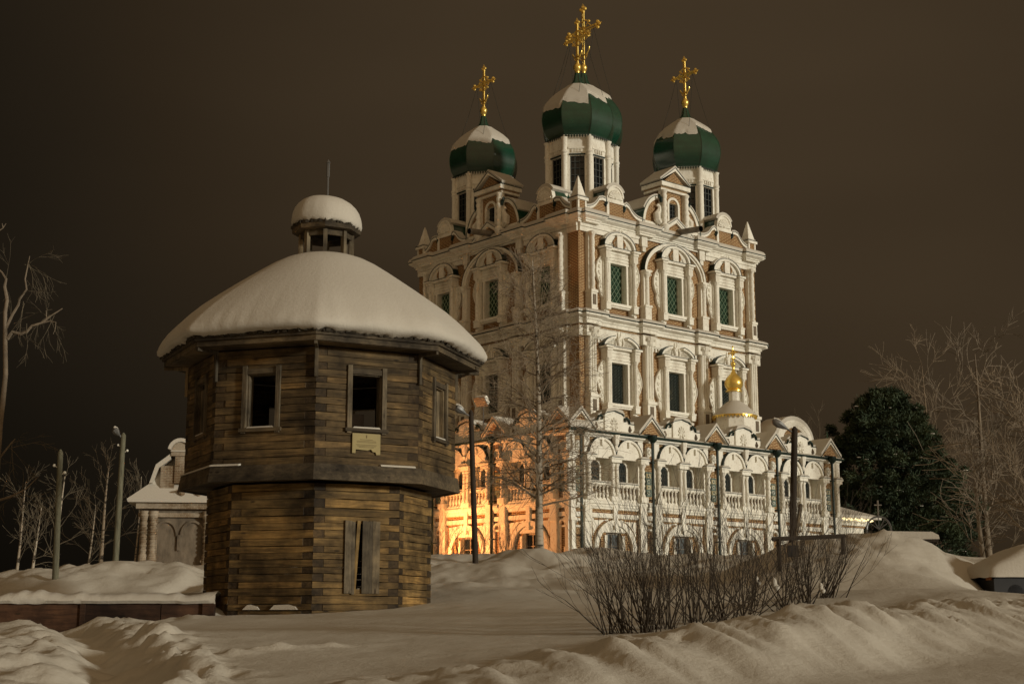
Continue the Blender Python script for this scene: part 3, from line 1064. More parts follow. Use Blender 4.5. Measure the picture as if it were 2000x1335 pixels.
def aedicule():
    P = {}
    a = MB()
    a.holed(-.78, .78, 21.35, 23.5, [(-.33, .33, 21.75, 22.75, .35)], -.18, 1, 0)
    a.box(-.78, .78, .17, 1.0, 21.35, 23.5, 1)
    a.box(-.79, -.34, -.17, .2, 21.35, 23.5, 1)
    a.box(.34, .79, -.17, .2, 21.35, 23.5, 1)
    a.box(-.34, .34, -.17, .2, 22.76, 23.5, 1)
    # white arch round the little window
    o, i = arc(0, 22.62, .46, .46, 0, 180, 12), arc(0, 22.62, .33, .33, 0, 180, 12)
    band(a, o, i, -.24, -.17)
    for s in (-1, 1):
        x0, x1 = sorted((s * .33, s * .46))
        a.box(x0, x1, -.24, -.17, 21.7, 22.62)
    # spandrels that make the opening round-headed
    ar = arc(0, 22.62, .33, .13, 0, 180, 12)
    P['wall'] = a.me('aedicule', ['white', 'brick'])
    b = MB()
    b.box(-1.02, 1.02, -.34, .9, 23.3, 23.42)
    b.box(-.98, .98, -.30, .9, 23.42, 23.52, 1)
    b.box(-1.08, 1.08, -.46, 1.0, 23.52, 23.74)
    b.box(-1.10, 1.10, -.48, 1.02, 23.742, 23.77, 2)
    b.prism([(-.8, 23.77), (.8, 23.77), (0, 24.40)], -.30, 1.0, 1)
    for s in (-1, 1):
        for t0, t1, mt, yy in ((-.16, .0, 0, -.42), (.0, .03, 2, -.45), (.03, .14, 3, -.42)):
            pts = [(s * 1.14, 23.78 + max(t0, -.01)), (0, 24.62 + t0), (0, 24.62 + t1), (s * 1.14, 23.78 + max(t1, .02))]
            b.prism(pts if s < 0 else pts[::-1], yy, 1.05, mt)
    P['pediment'] = b.me('pediment', ['white', 'brick', 'dark_green', 'roof_snow'])
    c = MB()
    c.lathe([(.02, 20.98), (.12, 21.05), (.24, 21.25), (.28, 21.4), (.22, 21.45), (.16, 21.5)], 9, (0, -.34, 0))
    prof = [(.15, 21.5)]
    for k in range(5):
        z = 21.55 + k * .32
        prof += [(.125, z), (.155, z + .1), (.155, z + .18), (.125, z + .27)]
    prof += [(.14, 23.15), (.19, 23.26), (.19, 23.3)]
    c.lathe(prof, 9, (0, -.34, 0))
    c.box(-.15, .15, -.25, -.1, 21.4, 23.3)
    P['column'] = c.me('column', ['white'], 40)
    d = MB()
    d.box(-.34, .34, .0, .04, 21.74, 22.98)
    P['pane'] = d.me('pane', ['glass'])
    e = MB()
    for k in range(1, 3):
        x = -.33 + k * .22
        e.box(x - .015, x + .015, -.06, -.03, 21.75, 22.76)
    for k in range(1, 5):
        z = 21.75 + k * .22
        e.box(-.33, .33, -.055, -.035, z - .012, z + .012)
    P['bars'] = e.me('window_bars', ['lattice_dark'])
    # great quarter-round volute beside it (right hand one; mirrored by scale)
    g = MB()
    N_ = 14
    outer = [(.92 + 1.25 * math.sin(R(90 * k / N_)), 21.25 + 1.75 * math.cos(R(90 * k / N_))) for k in range(N_ + 1)]
    outer = [(x, z) for x, z in outer]
    inner = [(.92 + (x - .92) * .86, 21.25 + (z - 21.25) * .90) for x, z in outer]
    g.prism([(.80, 21.05), (2.05, 21.05)] + inner[::-1] + [(.80, 22.7)], -.02, .5, 1)
    band(g, outer, inner, -.10, .55, 0) if False else [g.prism([inner[k + 1], outer[k + 1], outer[k], inner[k]], -.10, .55, 0) for k in range(N_)]
    g.prism([(1.0, 21.40), (2.06, 21.40), (2.02, 21.56), (1.0, 21.56)], -.08, -.015, 0)
    # carved S-bracket against the column
    g.tube([(1.0, -.2, 21.55), (1.22, -.22, 21.7), (1.25, -.22, 21.95), (1.08, -.2, 22.15), (1.02, -.2, 22.35), (1.14, -.2, 22.5), (1.2, -.2, 22.4)], [.14, .2, .2, .14, .1, .08, .05], 7, 0)
    g.tube([(1.0, -.3, 22.62), (1.02, -.3, 22.86), (1.12, -.3, 22.96), (1.14, -.3, 22.80)], [.08, .10, .09, .04], 6, 2)
    P['volute'] = g.me('volute', ['white', 'brick', 'dark_green'])
    h = MB()
    o3 = [(.92 + (x - .92) * 1.03, 21.25 + (z - 21.25) * 1.015) for x, z in outer]
    for k in range(N_):
        h.prism([outer[k + 1], o3[k + 1], o3[k], outer[k]], -.12, 1.6, 0)
    P['barrel'] = h.me('barrel_roof', ['green'], 30)
    h = MB()
    o4 = [(.92 + (x - .92) * 1.10, 21.25 + (z - 21.25) * 1.07) for x, z in outer]
    for k in range(N_ - 5):
        h.prism([o3[k + 1], o4[k + 1], o4[k], o3[k]], -.10, 1.58, 0)
    P['vsnow'] = h.me('snow_cap', ['roof_snow'], 40)
    return P


AED = aedicule()


def pinnacle_mesh():
    a = MB()
    a.box(-.26, .26, -.26, .26, 21.0, 21.72, 1)
    for s in (-1, 1):
        for t in (-1, 1):
            a.box(s * .24 - .05, s * .24 + .05, t * .24 - .05, t * .24 + .05, 21.0, 21.72, 0)
    a.box(-.36, .36, -.36, .36, 21.72, 21.86, 0)
    a.box(-.38, .38, -.38, .38, 21.862, 21.89, 2)
    a.lathe([(.44, 21.89), (.40, 21.98)], 4, (0, 0, 0), 3, PI / 4)
    a.lathe([(.36, 21.98), (.34, 22.04), (.03, 23.0)], 4, (0, 0, 0), 0, PI / 4)
    return a.me('pinnacle', ['white', 'brick', 'dark_green', 'roof_snow'])


PIN = pinnacle_mesh()
for u, v in ((U0 + .12, V0 + .12), (U1 - .3, V0 + .12), (U0 + .12, V1 - .3)):
    link('pinnacle', PIN, ct, (u, v, 0))

OG = []
# from corner to shell, shell to volute (left hand set, right hand set mirrored)
og1 = [curve((-6.25, 21.35), (-5.7, 21.4), (-5.5, 21.5), (-5.2, 21.95), 6) + [(-4.95, 22.02), (-4.72, 21.98)],
       [(-3.45, 21.9), (-3.3, 22.0), (-3.1, 21.9)] + curve((-3.1, 21.9), (-2.8, 21.5), (-2.6, 21.4), (-2.0, 21.38), 6)[1:]]
for F in (FR, FL):
    hw = F[2]
    f = 1.0
    for s in (-1, 1):
        ko = onface(F, 'shell_gable', KOK[0], s * 4.08)
        link('barrel_roof', KOK[1], ko)
        link('snow_cap', KOK[2], ko)
        for pts in og1:
            pp = [(-s * x if s > 0 else x, z) for x, z in pts]
            if s > 0:
                pp = pp[::-1]
            mb = ogee_mesh(pp)
            # curled metal end of the coping
            e = pp[0] if (s > 0) == (pts is og1[0]) else pp[-1]
            for q in ((e),):
                mb.tube([(q[0], -.05, q[1] + .1), (q[0] + .06, -.05, q[1] - .05), (q[0], -.05, q[1] - .18), (q[0] - .08, -.05, q[1] - .1)], [.07, .08, .07, .04], 6, 2)
            onface(F, 'attic_wall', mb.me('attic_wall', ['white', 'brick', 'dark_green', 'roof_snow']))
    ae = onface(F, 'aedicule', AED['wall'])
    link('pediment', AED['pediment'], ae)
    link('pane', AED['pane'], ae)
    link('window_bars', AED['bars'], ae)
    for s in (-1, 1):
        link('column', AED['column'], ae, (s * .82, 0, 0))
        vo = link('volute', AED['volute'], ae)
        vo.scale = (s, 1, 1)
        b1 = link('barrel_roof', AED['barrel'], ae)
        b1.scale = (s, 1, 1)
        b2 = link('snow_cap', AED['vsnow'], ae)
        b2.scale = (s, 1, 1)

# tower roof (low, under snow)
mb = MB()
mb.lathe([(9.1, 21.25), (8.6, 21.5), (5.5, 22.1), (2.0, 22.6), (.3, 22.7)], 4, (CU, CV, 0), 0, PI / 4)
link('tower_roof', mb.me('tower_roof', ['roof_snow']), ct)


# --- drums, domes and crosses
def drum_meshes(ap, z0, z1, k):
    """octagon with apothem ap"""
    side = 2 * ap * math.tan(PI / 8)
    rc = ap / math.cos(PI / 8)
    D = {}
    a = MB()
    ww = side * .58
    wz0, wz1 = z1 - 3.05 * k, z1 - .95 * k
    for i in range(8):
        th = i * PI / 4
        a.T = Matrix.Rotation(th, 4, 'Z') @ Matrix.Translation((0, -ap, 0))
        a.holed(-side / 2, side / 2, z0, z1, [(-ww / 2, ww / 2, wz0, wz1, .2)], 0, 0, 0)
        a.box(-ww / 2 - .05, ww / 2 + .05, -.05, .02, wz1 + .02, wz1 + .09, 1)
        for q in range(4):
            a.box(-.28 + q * .15, -.20 + q * .15, -.06, .02, wz1 + .16, wz1 + .34)
        a.box(-side * .36, side * .36, -.05, .02, wz1 + .36, wz1 + .46)
    a.T = None
    a.lathe([(rc + .04, z1 - .02), (rc + .10, z1 + .06), (rc + .10, z1 + .12), (rc * .9, z1 + .13)], 8, (0, 0, 0), 0, PI / 8 - PI / 2)
    D['drum'] = a.me('drum', ['white', 'dark_green'])
    c = MB()
    c.lathe([(.17, z0), (.17, wz0 + .1), (.13, wz0 + .2), (.135, wz1 - .1), (.17, wz1), (.14, wz1 + .06), (.19, wz1 + .18), (.14, wz1 + .3), (.15, z1 - .12), (.2, z1)], 9, (0, 0, 0))
    D['column'] = c.me('column', ['white'], 40)
    p = MB()
    p.box(-ww / 2 - .02, ww / 2 + .02, .17, .2, wz0 - .02, wz1 + .02, 0)
    D['pane'] = p.me('drum_window', ['glass'])
    b = MB()
    for x in (-ww / 2 + .03, -ww / 6, ww / 6, ww / 2 - .03):
        b.box(x - .02, x + .02, .09, .14, wz0, wz1)
    for q in range(6):
        z = wz0 + (wz1 - wz0) * (q + .15) / 6
        b.box(-ww / 2, ww / 2, .095, .135, z - .018, z + .018)
    D['bars'] = b.me('window_bars', ['lattice_dark'])
    f = MB()
    nt_ = 9
    for i in range(8):
        f.T = Matrix.Rotation(i * PI / 4, 4, 'Z') @ Matrix.Translation((0, -ap - .13, 0))
        for q in range(nt_):
            x = -side / 2 + side * (q + .5) / nt_
            f.prism([(x - side / nt_ * .42, z1 + .1), (x, z1 - .06), (x + side / nt_ * .42, z1 + .1)][::1], -.015, .015)
    D['fringe'] = f.me('eave_fringe', ['dark_green'])
    D['ap'], D['rc'], D['side'] = ap, rc, side
    return D


ONION = [(.75, 0), (.86, .10), (.94, .24), (.985, .40), (1.0, .55), (.99, .69), (.945, .85), (.865, 1.0), (.75, 1.15), (.61, 1.30), (.45, 1.43), (.29, 1.55), (.165, 1.66), (.11, 1.78), (.085, 1.9), (.07, 2.02)]


def onion_at(z):
    zs_ = [b for a, b in ONION]
    return float(np.interp(z, zs_, [a for a, b in ONION]))


def dome_meshes(Rc, seed):
    """corner radius Rc; heights scale with Rc"""
    zs_ = np.linspace(0, 1.97, 34)
    prof = [(onion_at(z) * Rc, z * Rc) for z in zs_]
    a = MB()
    a.lathe(prof, 8, (0, 0, 0), 0, PI / 8)
    for i in range(8):
        th = PI / 8 + i * PI / 4
        a.tube([((r + .008) * math.cos(th), (r + .008) * math.sin(th), z) for r, z in prof[::2]], .022, 4)
    dome = a.me('dome', ['green'], 30)
    # snow lying on the upper slopes
    rng = random.Random(seed)
    s = MB()
    na, nr = 96, 12
    edge = []
    for g in range(8):
        base = .93 - .17 * math.cos(PI / 4 * (g + 1) - R(139)) + rng.uniform(-.10, .12)
        tilt = rng.uniform(-.22, .22)
        for q in range(na // 8):
            f = q / (na // 8)
            e = base + tilt * (f - .5) + .05 * mnoise.noise(Vector((g * 3.1 + f * 5, seed, 0))) + .04 * rng.random()
            edge.append(e)
    vs, fs = [], []
    for i in range(na):
        th = PI / 8 + 2 * PI * i / na
        loc = (th - PI / 8) % (PI / 4) - PI / 8
        oct_ = math.cos(PI / 8) / math.cos(loc)
        for k in range(nr + 1):
            z = edge[i] + (1.60 - edge[i]) * k / nr
            thick = .034 * min(1, k / 2.0) * (1 - .5 * (k / nr)) + .006
            r = (onion_at(z) * oct_ + thick)
            zz = z + thick * .8
            vs.append((r * Rc * math.cos(th), r * Rc * math.sin(th), zz * Rc))
    for i in range(na):
        j = (i + 1) % na
        for k in range(nr):
            fs.append((i * (nr + 1) + k, j * (nr + 1) + k, j * (nr + 1) + k + 1, i * (nr + 1) + k + 1))
    s.mesh(vs, fs)
    snow = s.me('snow_cap', ['roof_snow'], 60)
    return dome, snow


def cross_mesh(h):
    """gilded cross of height h above its ball, arms along y"""
    c = MB()
    c.lathe([(.10, -.3), (.10, -.1), (.13, -.08), (.13, .02), (.17, .08), (.22, .22), (.20, .34), (.12, .42), (.13, .46), (.08, .5)], 10)
    k = h / 2.75
    T = lambda y, z, q=0.0: (q, y * k, .4 + z * k)
    for off in (-.05, .05):
        c.tube([T(off, 0), T(off, 2.25)], .034, 5)
        c.tube([T(-.72, 1.45 + off), T(.72, 1.45 + off)], .044, 6)
    for z in np.arange(.15, 2.2, .2):
        c.tube([T(-.05, z), T(.05, z + .1)], .02, 4)
        c.tube([T(.05, z), T(-.05, z + .1)], .02, 4)

    def tref(y, z, dy, dz):
        px, pz = -dz, dy
        for a, b in ((1.0, 0), (.45, .8), (.45, -.8)):
            c.ball(T(y + (dy * a + px * b) * .14, z + (dz * a + pz * b) * .14), .078 * k, 0, 6, 4)
        c.ball(T(y, z), .09 * k, 0, 6, 4)
        c.tube([T(y + (dy * .3 + px) * .15, z + (dz * .3 + pz) * .15), T(y + dy * .3, z + dz * .3), T(y + (dy * .3 - px) * .15, z + (dz * .3 - pz) * .15)], .02, 4)
    tref(0, 2.28, 0, 1)
    tref(.76, 1.45, 1, 0)
    tref(-.76, 1.45, -1, 0)
    for sy in (-1, 1):
        for sz in (-1, 1):
            c.tube([T(0, 1.45), T(sy * .2, 1.45 + sz * .2), T(sy * .34, 1.45 + sz * .3)], [.042, .034, .02], 4)
            c.tube([T(sy * .1, 1.45 + sz * .42), T(sy * .22, 1.45 + sz * .36), T(sy * .3, 1.45 + sz * .2), T(sy * .42, 1.45 + sz * .1)], .036, 4)
            c.ball(T(sy * .33, 1.45 + sz * .3), .06 * k, 0, 6, 4)
    # crescent and curls at the foot
    c.tube([T(.36 * math.sin(R(a)), .75 - .36 * math.cos(R(a))) for a in range(-80, 81, 16)], [.015] + [.05] * 9 + [.015], 5)
    for sy in (-1, 1):
        c.tube([T(sy * .06, .2), T(sy * .2, .32), T(sy * .22, .45), T(sy * .12, .42)], .026, 4)
        c.tube([T(sy * .06, 1.0), T(sy * .16, 1.08), T(sy * .16, 1.18), T(sy * .08, 1.16)], .022, 4)
    c.ball(T(0, 1.45), .12 * k, 0, 8, 5, (.5, 1, 1))
    return c.me('cross', ['gold'], 40)


DRS = drum_meshes(1.52, 21.2, 25.62, 1.0)
DRC = drum_meshes(1.75, 21.2, 27.2, 1.15)
CRS, CRC = cross_mesh(2.75), cross_mesh(3.95)


def put_dome(u, v, D, z1, Rc, crm, ch, seed):
    dr = link('drum', D['drum'], ct, (u, v, 0))
    for i in range(8):
        th = i * PI / 4
        M4 = Matrix.Rotation(th, 4, 'Z')
        p = M4 @ Vector((0, -D['ap'], 0))
        link('drum_window', D['pane'], dr, p, th)
        link('window_bars', D['bars'], dr, p, th)
        q = M4 @ Vector((D['side'] / 2, -D['ap'] - .03, 0))
        link('column', D['column'], dr, q)
    link('eave_fringe', D['fringe'], dr, kind='stuff')
    dm, sn = dome_meshes(Rc, seed)
    do = link('dome', dm, ct, (u, v, z1 + .1))
    link('snow_cap', sn, do)
    zc = z1 + .1 + 1.97 * Rc
    cr = link('cross', crm, ct, (u, v, zc + .1))
    k = ch / 2.75
    # guy chains down to the dome
    for sx, sy in ((1, 1), (-1, 1), (1, -1), (-1, -1)):
        mb = MB()
        top = Vector((0, sy * .6 * k, .4 + 1.4 * k))
        ang = math.atan2(sy * .75, sx * .65)
        zz = 1.15
        r = onion_at(zz) * Rc * .96
        bot = Vector((r * math.cos(ang), r * math.sin(ang), zz * Rc - 1.97 * Rc - .1))
        midp = (top + bot) / 2 + Vector((-.03 * sx, 0, -.06))
        mb.tube([top, midp, bot], .011, 3)
        link('guy_chain', mb.me('guy_chain', ['lattice_dark']), cr)


put_dome(CU - 4.12, CV - 3.86, DRS, 25.62, 1.98, CRS, 2.75, 1)
put_dome(CU - 4.0, CV + 3.98, DRS, 25.45, 1.98, CRS, 2.75, 4)
put_dome(CU + 4.0, CV - 3.98, DRS, 25.62, 1.98, CRS, 2.75, 9)
put_dome(CU + 4.0, CV + 4.0, DRS, 25.62, 1.98, CRS, 2.75, 12)
put_dome(CU, CV, DRC, 27.2, 2.3, CRC, 3.95, 15)

# ------------------------------------------------------------------ gallery round the tower
GBASE = 3.3
PITCHB = 4.4
B0 = 2.63
GR_ = ((0, 0, 0), 0.0, 0)
GL_ = ((0, 0, 0), -PI / 2, 0)
BAYS_R = [B0 + PITCHB * k for k in range(4)]
BAYS_L = [-(B0 - .05 + PITCHB * k) for k in range(3)]
LEN_R, LEN_L = 18.75, 13.9
mb = MB()
for bays, x0, x1, rz in ((BAYS_R, 0, LEN_R, 0), (BAYS_L, -LEN_L, 0, -PI / 2)):
    mb.T = Matrix.Rotation(rz, 4, 'Z')
    holes = []
    for c in bays:
        holes += [(c - .47, c + .47, 4.30, 5.42, .30), (c - 1.46, c - .22, 6.85, 8.72, .42), (c + .22, c + 1.46, 6.85, 8.72, .42)]
    mb.holed(x0, x1, GBASE, 10.0, holes, 0, 0, 1)
mb.T = None
mb.poly([(LEN_R, 0, GBASE), (LEN_R, V0 + 2, GBASE), (LEN_R, V0 + 2, 10), (LEN_R, 0, 10)])
mb.poly([(0, LEN_L, 10), (0, LEN_L, GBASE), (U0 + 2, LEN_L, GBASE), (U0 + 2, LEN_L, 10)])
link('gallery_wall', mb.me('gallery_wall', ['brick', 'white']), ct)

# back walls of the loggia niches (white), round-headed windows
niche = MB()
niche.holed(-.66, .66, 7.46, 8.74, [(-.33, .33, 7.58, 8.32, .16)], .40, 0, 0)
niche.poly([(-.66, .40, 6.85), (.66, .40, 6.85), (.66, .40, 7.46), (-.66, .40, 7.46)], 1)
# round head: stepped opening filled between rect top and arch
ar = arc(0, 8.32, .33, .26, 0, 180, 12)
niche_w = MB()
for s in (-1, 1):
    x0, x1 = sorted((s * .33, s * .42))
    niche_w.box(x0, x1, .33, .41, 7.52, 8.34)
o, i = arc(0, 8.34, .42, .36, 0, 180, 12), arc(0, 8.34, .33, .27, 0, 180, 12)
band(niche_w, o, i, .33, .41)
niche_w.box(-.5, .5, .28, .41, 7.46, 7.54)
NICHE = niche.me('niche', ['white', 'brick'])
NFRAME = niche_w.me('window', ['white'])
pn = MB()
pn.prism([(-.33, 7.56), (.33, 7.56)] + arc(0, 8.34, .33, .27, 0, 180, 12), .385, .398, 0)
NPANE = pn.me('pane', ['dim_glass'])
gr = MB()
for x in (-.22, -.07, .07, .22):
    gr.tube([(x + .05 * math.sin(q * 1.4), .36, 7.57 + q * .1) for q in range(10)], .012, 3)
for z in (7.75, 8.0, 8.25):
    gr.box(-.33, .33, .355, .37, z - .01, z + .01)
NGRILL = gr.me('window_grille', ['lattice_dark'])
# baluster
bl = MB()
bl.box(-.075, .075, -.075, .075, 0, .06)
bl.lathe([(.05, .06), (.075, .16), (.08, .24), (.045, .38), (.04, .44), (.07, .46), (.04, .49), (.06, .54)], 8)
bl.box(-.075, .075, -.075, .075, .54, .60)
BALU = bl.me('baluster', ['white'], 40)
rl = MB()
rl.box(-.66, .66, -.10, .12, 7.47, 7.58)
rl.box(-.66, .66, -.13, .1, 7.582, 7.60, 1)
RAIL = rl.me('balustrade', ['white', 'dark_green'])
rl = MB()
rl.box(-.66, .66, -.12, .14, 6.78, 6.87)
RAILB = rl.me('bottom_rail', ['white'])
sr = MB()
sr.box(-.64, .64, -.11, .3, 7.60, 7.66)
RSNOW = sr.me('snow_cap', ['roof_snow'])
# lunette over each niche
lu = MB()
lu.prism([(-.72, 8.66), (.72, 8.66)] + arc(0, 8.72, .72, .74, 0, 180, 16), -.16, .03)
vs_, fs_ = [], []
o1 = arc(0, 8.72, .72, .74, 0, 180, 16)
o, i = arc(0, 8.72, .83, .85, 0, 180, 16), arc(0, 8.72, .72, .74, 0, 180, 16)
band(lu, o, i, -.24, .03, 0)
o2 = arc(0, 8.72, .85, .87, 0, 180, 16)
band(lu, o2, o, -.26, .0, 1)
lu.box(-.05, .05, -.26, -.1, 9.2, 9.46)
LUN = lu.me('lunette', ['white', 'dark_green'], 40)
# pendant and middle column
pdn = MB()
pdn.lathe([(.02, 8.95), (.1, 9.05), (.13, 9.15), (.09, 9.22), (.15, 9.35), (.17, 9.6), (.2, 9.72)], 8, (0, -.2, 0))
PEND = pdn.me('pendant', ['white'], 40)
mc = MB()
mc.box(-.21, .21, -.06, .1, 6.85, 8.5)
mc.box(-.03, .03, -.075, -.05, 7.2, 8.3, 1)
mc.box(-.30, .30, -.22, .1, 6.78, 7.0)
mc.lathe([(.09, 7.0), (.12, 7.1), (.08, 7.2), (.1, 7.5), (.08, 8.3), (.13, 8.45)], 8, (-.13, -.12, 0))
mc.lathe([(.09, 7.0), (.12, 7.1), (.08, 7.2), (.1, 7.5), (.08, 8.3), (.13, 8.45)], 8, (.13, -.12, 0))
mc.box(-.32, .32, -.26, .1, 8.5, 8.66)
mc.box(-.36, .36, -.32, .1, 8.66, 8.72)
mc.box(-.38, .38, -.34, .1, 8.722, 8.745, 2)
MCOL = mc.me('column', ['white', 'brick', 'dark_green'], 40)
ms = MB()
ms.prism([(-.37, 8.746), (.37, 8.746), (.2, 8.83), (-.2, 8.83)], -.33, -.02)
MSNOW = ms.me('snow_cap', ['roof_snow'])
# lower arch
la = MB()
o, i = arc(0, 4.66, 1.31, 1.31, 0, 180, 24), arc(0, 4.66, 1.06, 1.08, 0, 180, 24)
band(la, o, i, -.14, .03)
o2, i2 = arc(0, 4.66, 1.36, 1.36, 0, 180, 24), arc(0, 4.66, 1.28, 1.28, 0, 180, 24)
for s in (-1, 1):
    x0, x1 = sorted((s * 1.06, s * 1.31))
    la.box(x0, x1, -.14, .03, GBASE, 4.66)
    x0, x1 = sorted((s * .47, s * .62))
    la.box(x0, x1, -.08, .03, GBASE, 5.3)
la.prism([(-.62, 5.42), (.62, 5.42)] + arc(0, 4.66, 1.04, 1.06, 50, 130, 10), -.07, .03)
# white spandrel panels outside the arch
for s in (-1, 1):
    a_ = arc(0, 4.66, 1.46, 1.40, 25, 75, 8)
    pts = [(s * x, z) for x, z in a_] + [(s * .38, 5.92), (s * 1.36, 5.92)]
    la.prism(pts if s > 0 else pts[::-1], -.06, .03)
la.box(-1.5, 1.5, -.10, .03, 6.04, 6.24)
la.box(-.13, .13, -.16, .03, 5.90, 6.84)
la.box(-.10, .10, -.18, .0, 5.55, 5.9)
LARCH = la.me('arch', ['white'])
lw = MB()
lw.box(-.47, .47, .16, .2, 5.34, 5.42)
for x in (-.44, 0, .44):
    lw.box(x - .025, x + .025, .16, .2, 4.30, 5.34)
for z in (4.32, 4.85):
    lw.box(-.47, .47, .165, .195, z - .02, z + .02)
LWIN = lw.me('window', ['spout'])
lp = MB()
lp.box(-.48, .48, .22, .25, 4.28, 5.44)
LPANE = lp.me('pane', ['grey_glass'])
LPANE_D = lp.me('pane', ['glass'])
# pier
pr = MB()
for s in (-1, 1):
    x0, x1 = sorted((s * .26, s * .72))
    pr.box(x0, x1, -.22, .03, GBASE, 4.7)
    pr.box(x0 + .03, x1 - .03, -.18, .03, 4.7, 5.85)
    pr.box(x0 - .02, x1 + .02, -.26, .03, 5.85, 5.98)
    pr.box(x0 + .03, x1 - .03, -.22, .03, 5.98, 6.84)
    x0, x1 = sorted((s * .16, s * .27))
    pr.box(x0, x1, -.10, .03, GBASE, 5.66)
o, i = arc(0, 5.66, .27, .3, 0, 180, 10), arc(0, 5.66, .16, .2, 0, 180, 10)
band(pr, o, i, -.12, .03)
pr.box(-.2, .2, -.07, .03, 5.58, 5.66)
pr.box(-.26, .26, -.1, .03, 6.04, 6.24)
PIER = pr.me('pier', ['white'])
pu = MB()
for s in (-1, 1):
    x = s * .53
    pu.box(x - .20, x + .20, -.12, .03, 6.8, 8.5)
    pu.box(x - .22, x + .22, -.34, .03, 6.8, 7.05)
    prof = [(.12, 7.05), (.13, 7.12), (.09, 7.2)]
    for q in range(5):
        z = 7.22 + q * .22
        prof += [(.085, z), (.115, z + .08), (.115, z + .13), (.085, z + .2)]
    prof += [(.1, 8.36), (.17, 8.46), (.17, 8.5)]
    pu.lathe(prof, 9, (x, -.20, 0))
    pu.box(x - .25, x + .25, -.38, .03, 8.5, 8.66)
    pu.box(x - .29, x + .29, -.42, .03, 8.66, 8.73)
    pu.box(x - .31, x + .31, -.44, .0, 8.732, 8.755, 2)
    pu.prism([(x - .3, 8.756), (x + .3, 8.756), (x + .15, 8.85), (x - .15, 8.85)], -.43, -.02, 3)
    pu.box(x - .16, x + .16, -.1, .03, 8.76, 9.55)
# rosette in the spandrel
pu.lathe([(.24, 0), (.26, .05), (.2, .09), (.12, .06), (.10, .12), (.04, .15)], 12, (0, 0, 0), 0) if False else None
for k in range(8):
    a = k * PI / 4
    pu.ball((.17 * math.cos(a), -.05, 9.12 + .17 * math.sin(a)), .085, 0, 6, 4)
pu.ball((0, -.07, 9.12), .09, 0, 6, 4)
PIERU = pu.me('pier_columns', ['white', 'brick', 'dark_green', 'roof_snow'], 40)
tp = MB()
tp.box(-.21, .21, -.05, .03, 7.12, 8.24, 0)
for k in range(4):
    z = 7.28 + k * .26
    tp.box(-.16, .16, -.065, -.05, z - .1, z + .1, 1 if k % 2 else 0)
    for q in range(6):
        a = q * PI / 3
        tp.ball((.08 * math.cos(a), -.06, z + .07 * math.sin(a)), .03, 1, 5, 3)
    tp.ball((0, -.065, z), .04, 0, 6, 4)
TILE = tp.me('tile_panel', ['tile', 'tile_y'])
# parapet: block with shell, side walls with volutes
pb = MB()
top = [(-.57, 10.62), (-.45, 10.70), (-.25, 10.74), (0, 10.80), (.25, 10.74), (.45, 10.70), (.57, 10.62)]
pb.prism([(-.57, 9.84), (.57, 9.84)] + top[::-1], -.12, .30)
pb.box(-1.36, -.57, -.04, .26, 9.84, 10.30)
pb.box(.57, 1.36, -.04, .26, 9.84, 10.30)
for s in (-1, 1):
    pts = [(s * .57, 10.30), (s * 1.05, 10.30), (s * .95, 10.46), (s * .8, 10.56), (s * .57, 10.58)]
    pb.prism(pts if s > 0 else pts[::-1], -.04, .24)
    pb.tube([(s * 1.02, -.08, 10.33), (s * .95, -.1, 10.48), (s * .8, -.1, 10.57), (s * .68, -.1, 10.5), (s * .72, -.1, 10.4), (s * .8, -.08, 10.42)], [.05, .06, .06, .05, .04, .03], 6, 1)
    x0, x1 = sorted((s * 1.0, s * 1.37))
    pb.box(x0, x1, -.08, .3, 10.302, 10.33, 1)
    pb.lathe([(.02, -.14), (.085, -.06), (.09, 0), (.05, .1), (.03, .16)], 8, (s * 1.05, -.05, 10.06), 2)
for k in range(6):
    (xa, za), (xb, zb) = top[k], top[k + 1]
    pb.prism([(xa * 1.06, za), (xb * 1.06, zb), (xb * 1.06, zb + .035), (xa * 1.06, za + .035)], -.18, .32, 1)
for k in range(9):
    a = R(-60 + 300 * k / 8)
    pb.tube([(0 + .06 * math.cos(a), -.13, 10.2 + .06 * math.sin(a) - .1), (.17 * math.cos(a), -.16, 10.2 + .22 * math.sin(a)), (.22 * math.cos(a), -.13, 10.2 + .3 * math.sin(a))], [.02, .045, .05], 5, 0)
SHB = pb.me('shell_parapet', ['white', 'dark_green', 'old_plaster'])
sb = MB()
for k in range(6):
    (xa, za), (xb, zb) = top[k], top[k + 1]
    e0, e1 = (.05 if k == 0 else .17), (.05 if k == 5 else .17)
    sb.prism([(xa * 1.08, za + .036), (xb * 1.08, zb + .036), (xb * 1.08, zb + e1), (xa * 1.08, za + e0)], -.2, .5)
for s in (-1, 1):
    for k in range(8):
        xa, xb = .6 + k * .1, .7 + k * .1
        hh = lambda x: 10.33 + .36 * max(0, 1 - (x - .55) / .45) + .14 + .04 * math.sin(x * 9)
        pts = [(s * xa, 10.33), (s * xb, 10.33), (s * xb, hh(xb)), (s * xa, hh(xa))]
        sb.prism(pts if s > 0 else pts[::-1], .02, .6)
SHSN = sb.me('snow_cap', ['roof_snow'], 50)
gb = MB()
gb.prism([(-.62, 9.86), (.62, 9.86), (0, 10.52)], -.26, .4, 1)
for s in (-1, 1):
    for t0, t1, mt, yy in ((-.12, .0, 0, -.34), (.0, .028, 2, -.38), (.028, .19, 3, -.36)):
        pts = [(s * .84, 9.83 + max(t0, -.0)), (0, 10.66 + t0), (0, 10.66 + t1), (s * .84, 9.83 + max(t1, .02))]
        gb.prism(pts if s < 0 else pts[::-1], yy, .9, mt)
gb.box(-.5, .1, -.36, -.2, 9.84, 9.9, 2)
GABLE = gb.me('gable', ['white', 'brick', 'dark_green', 'roof_snow'])


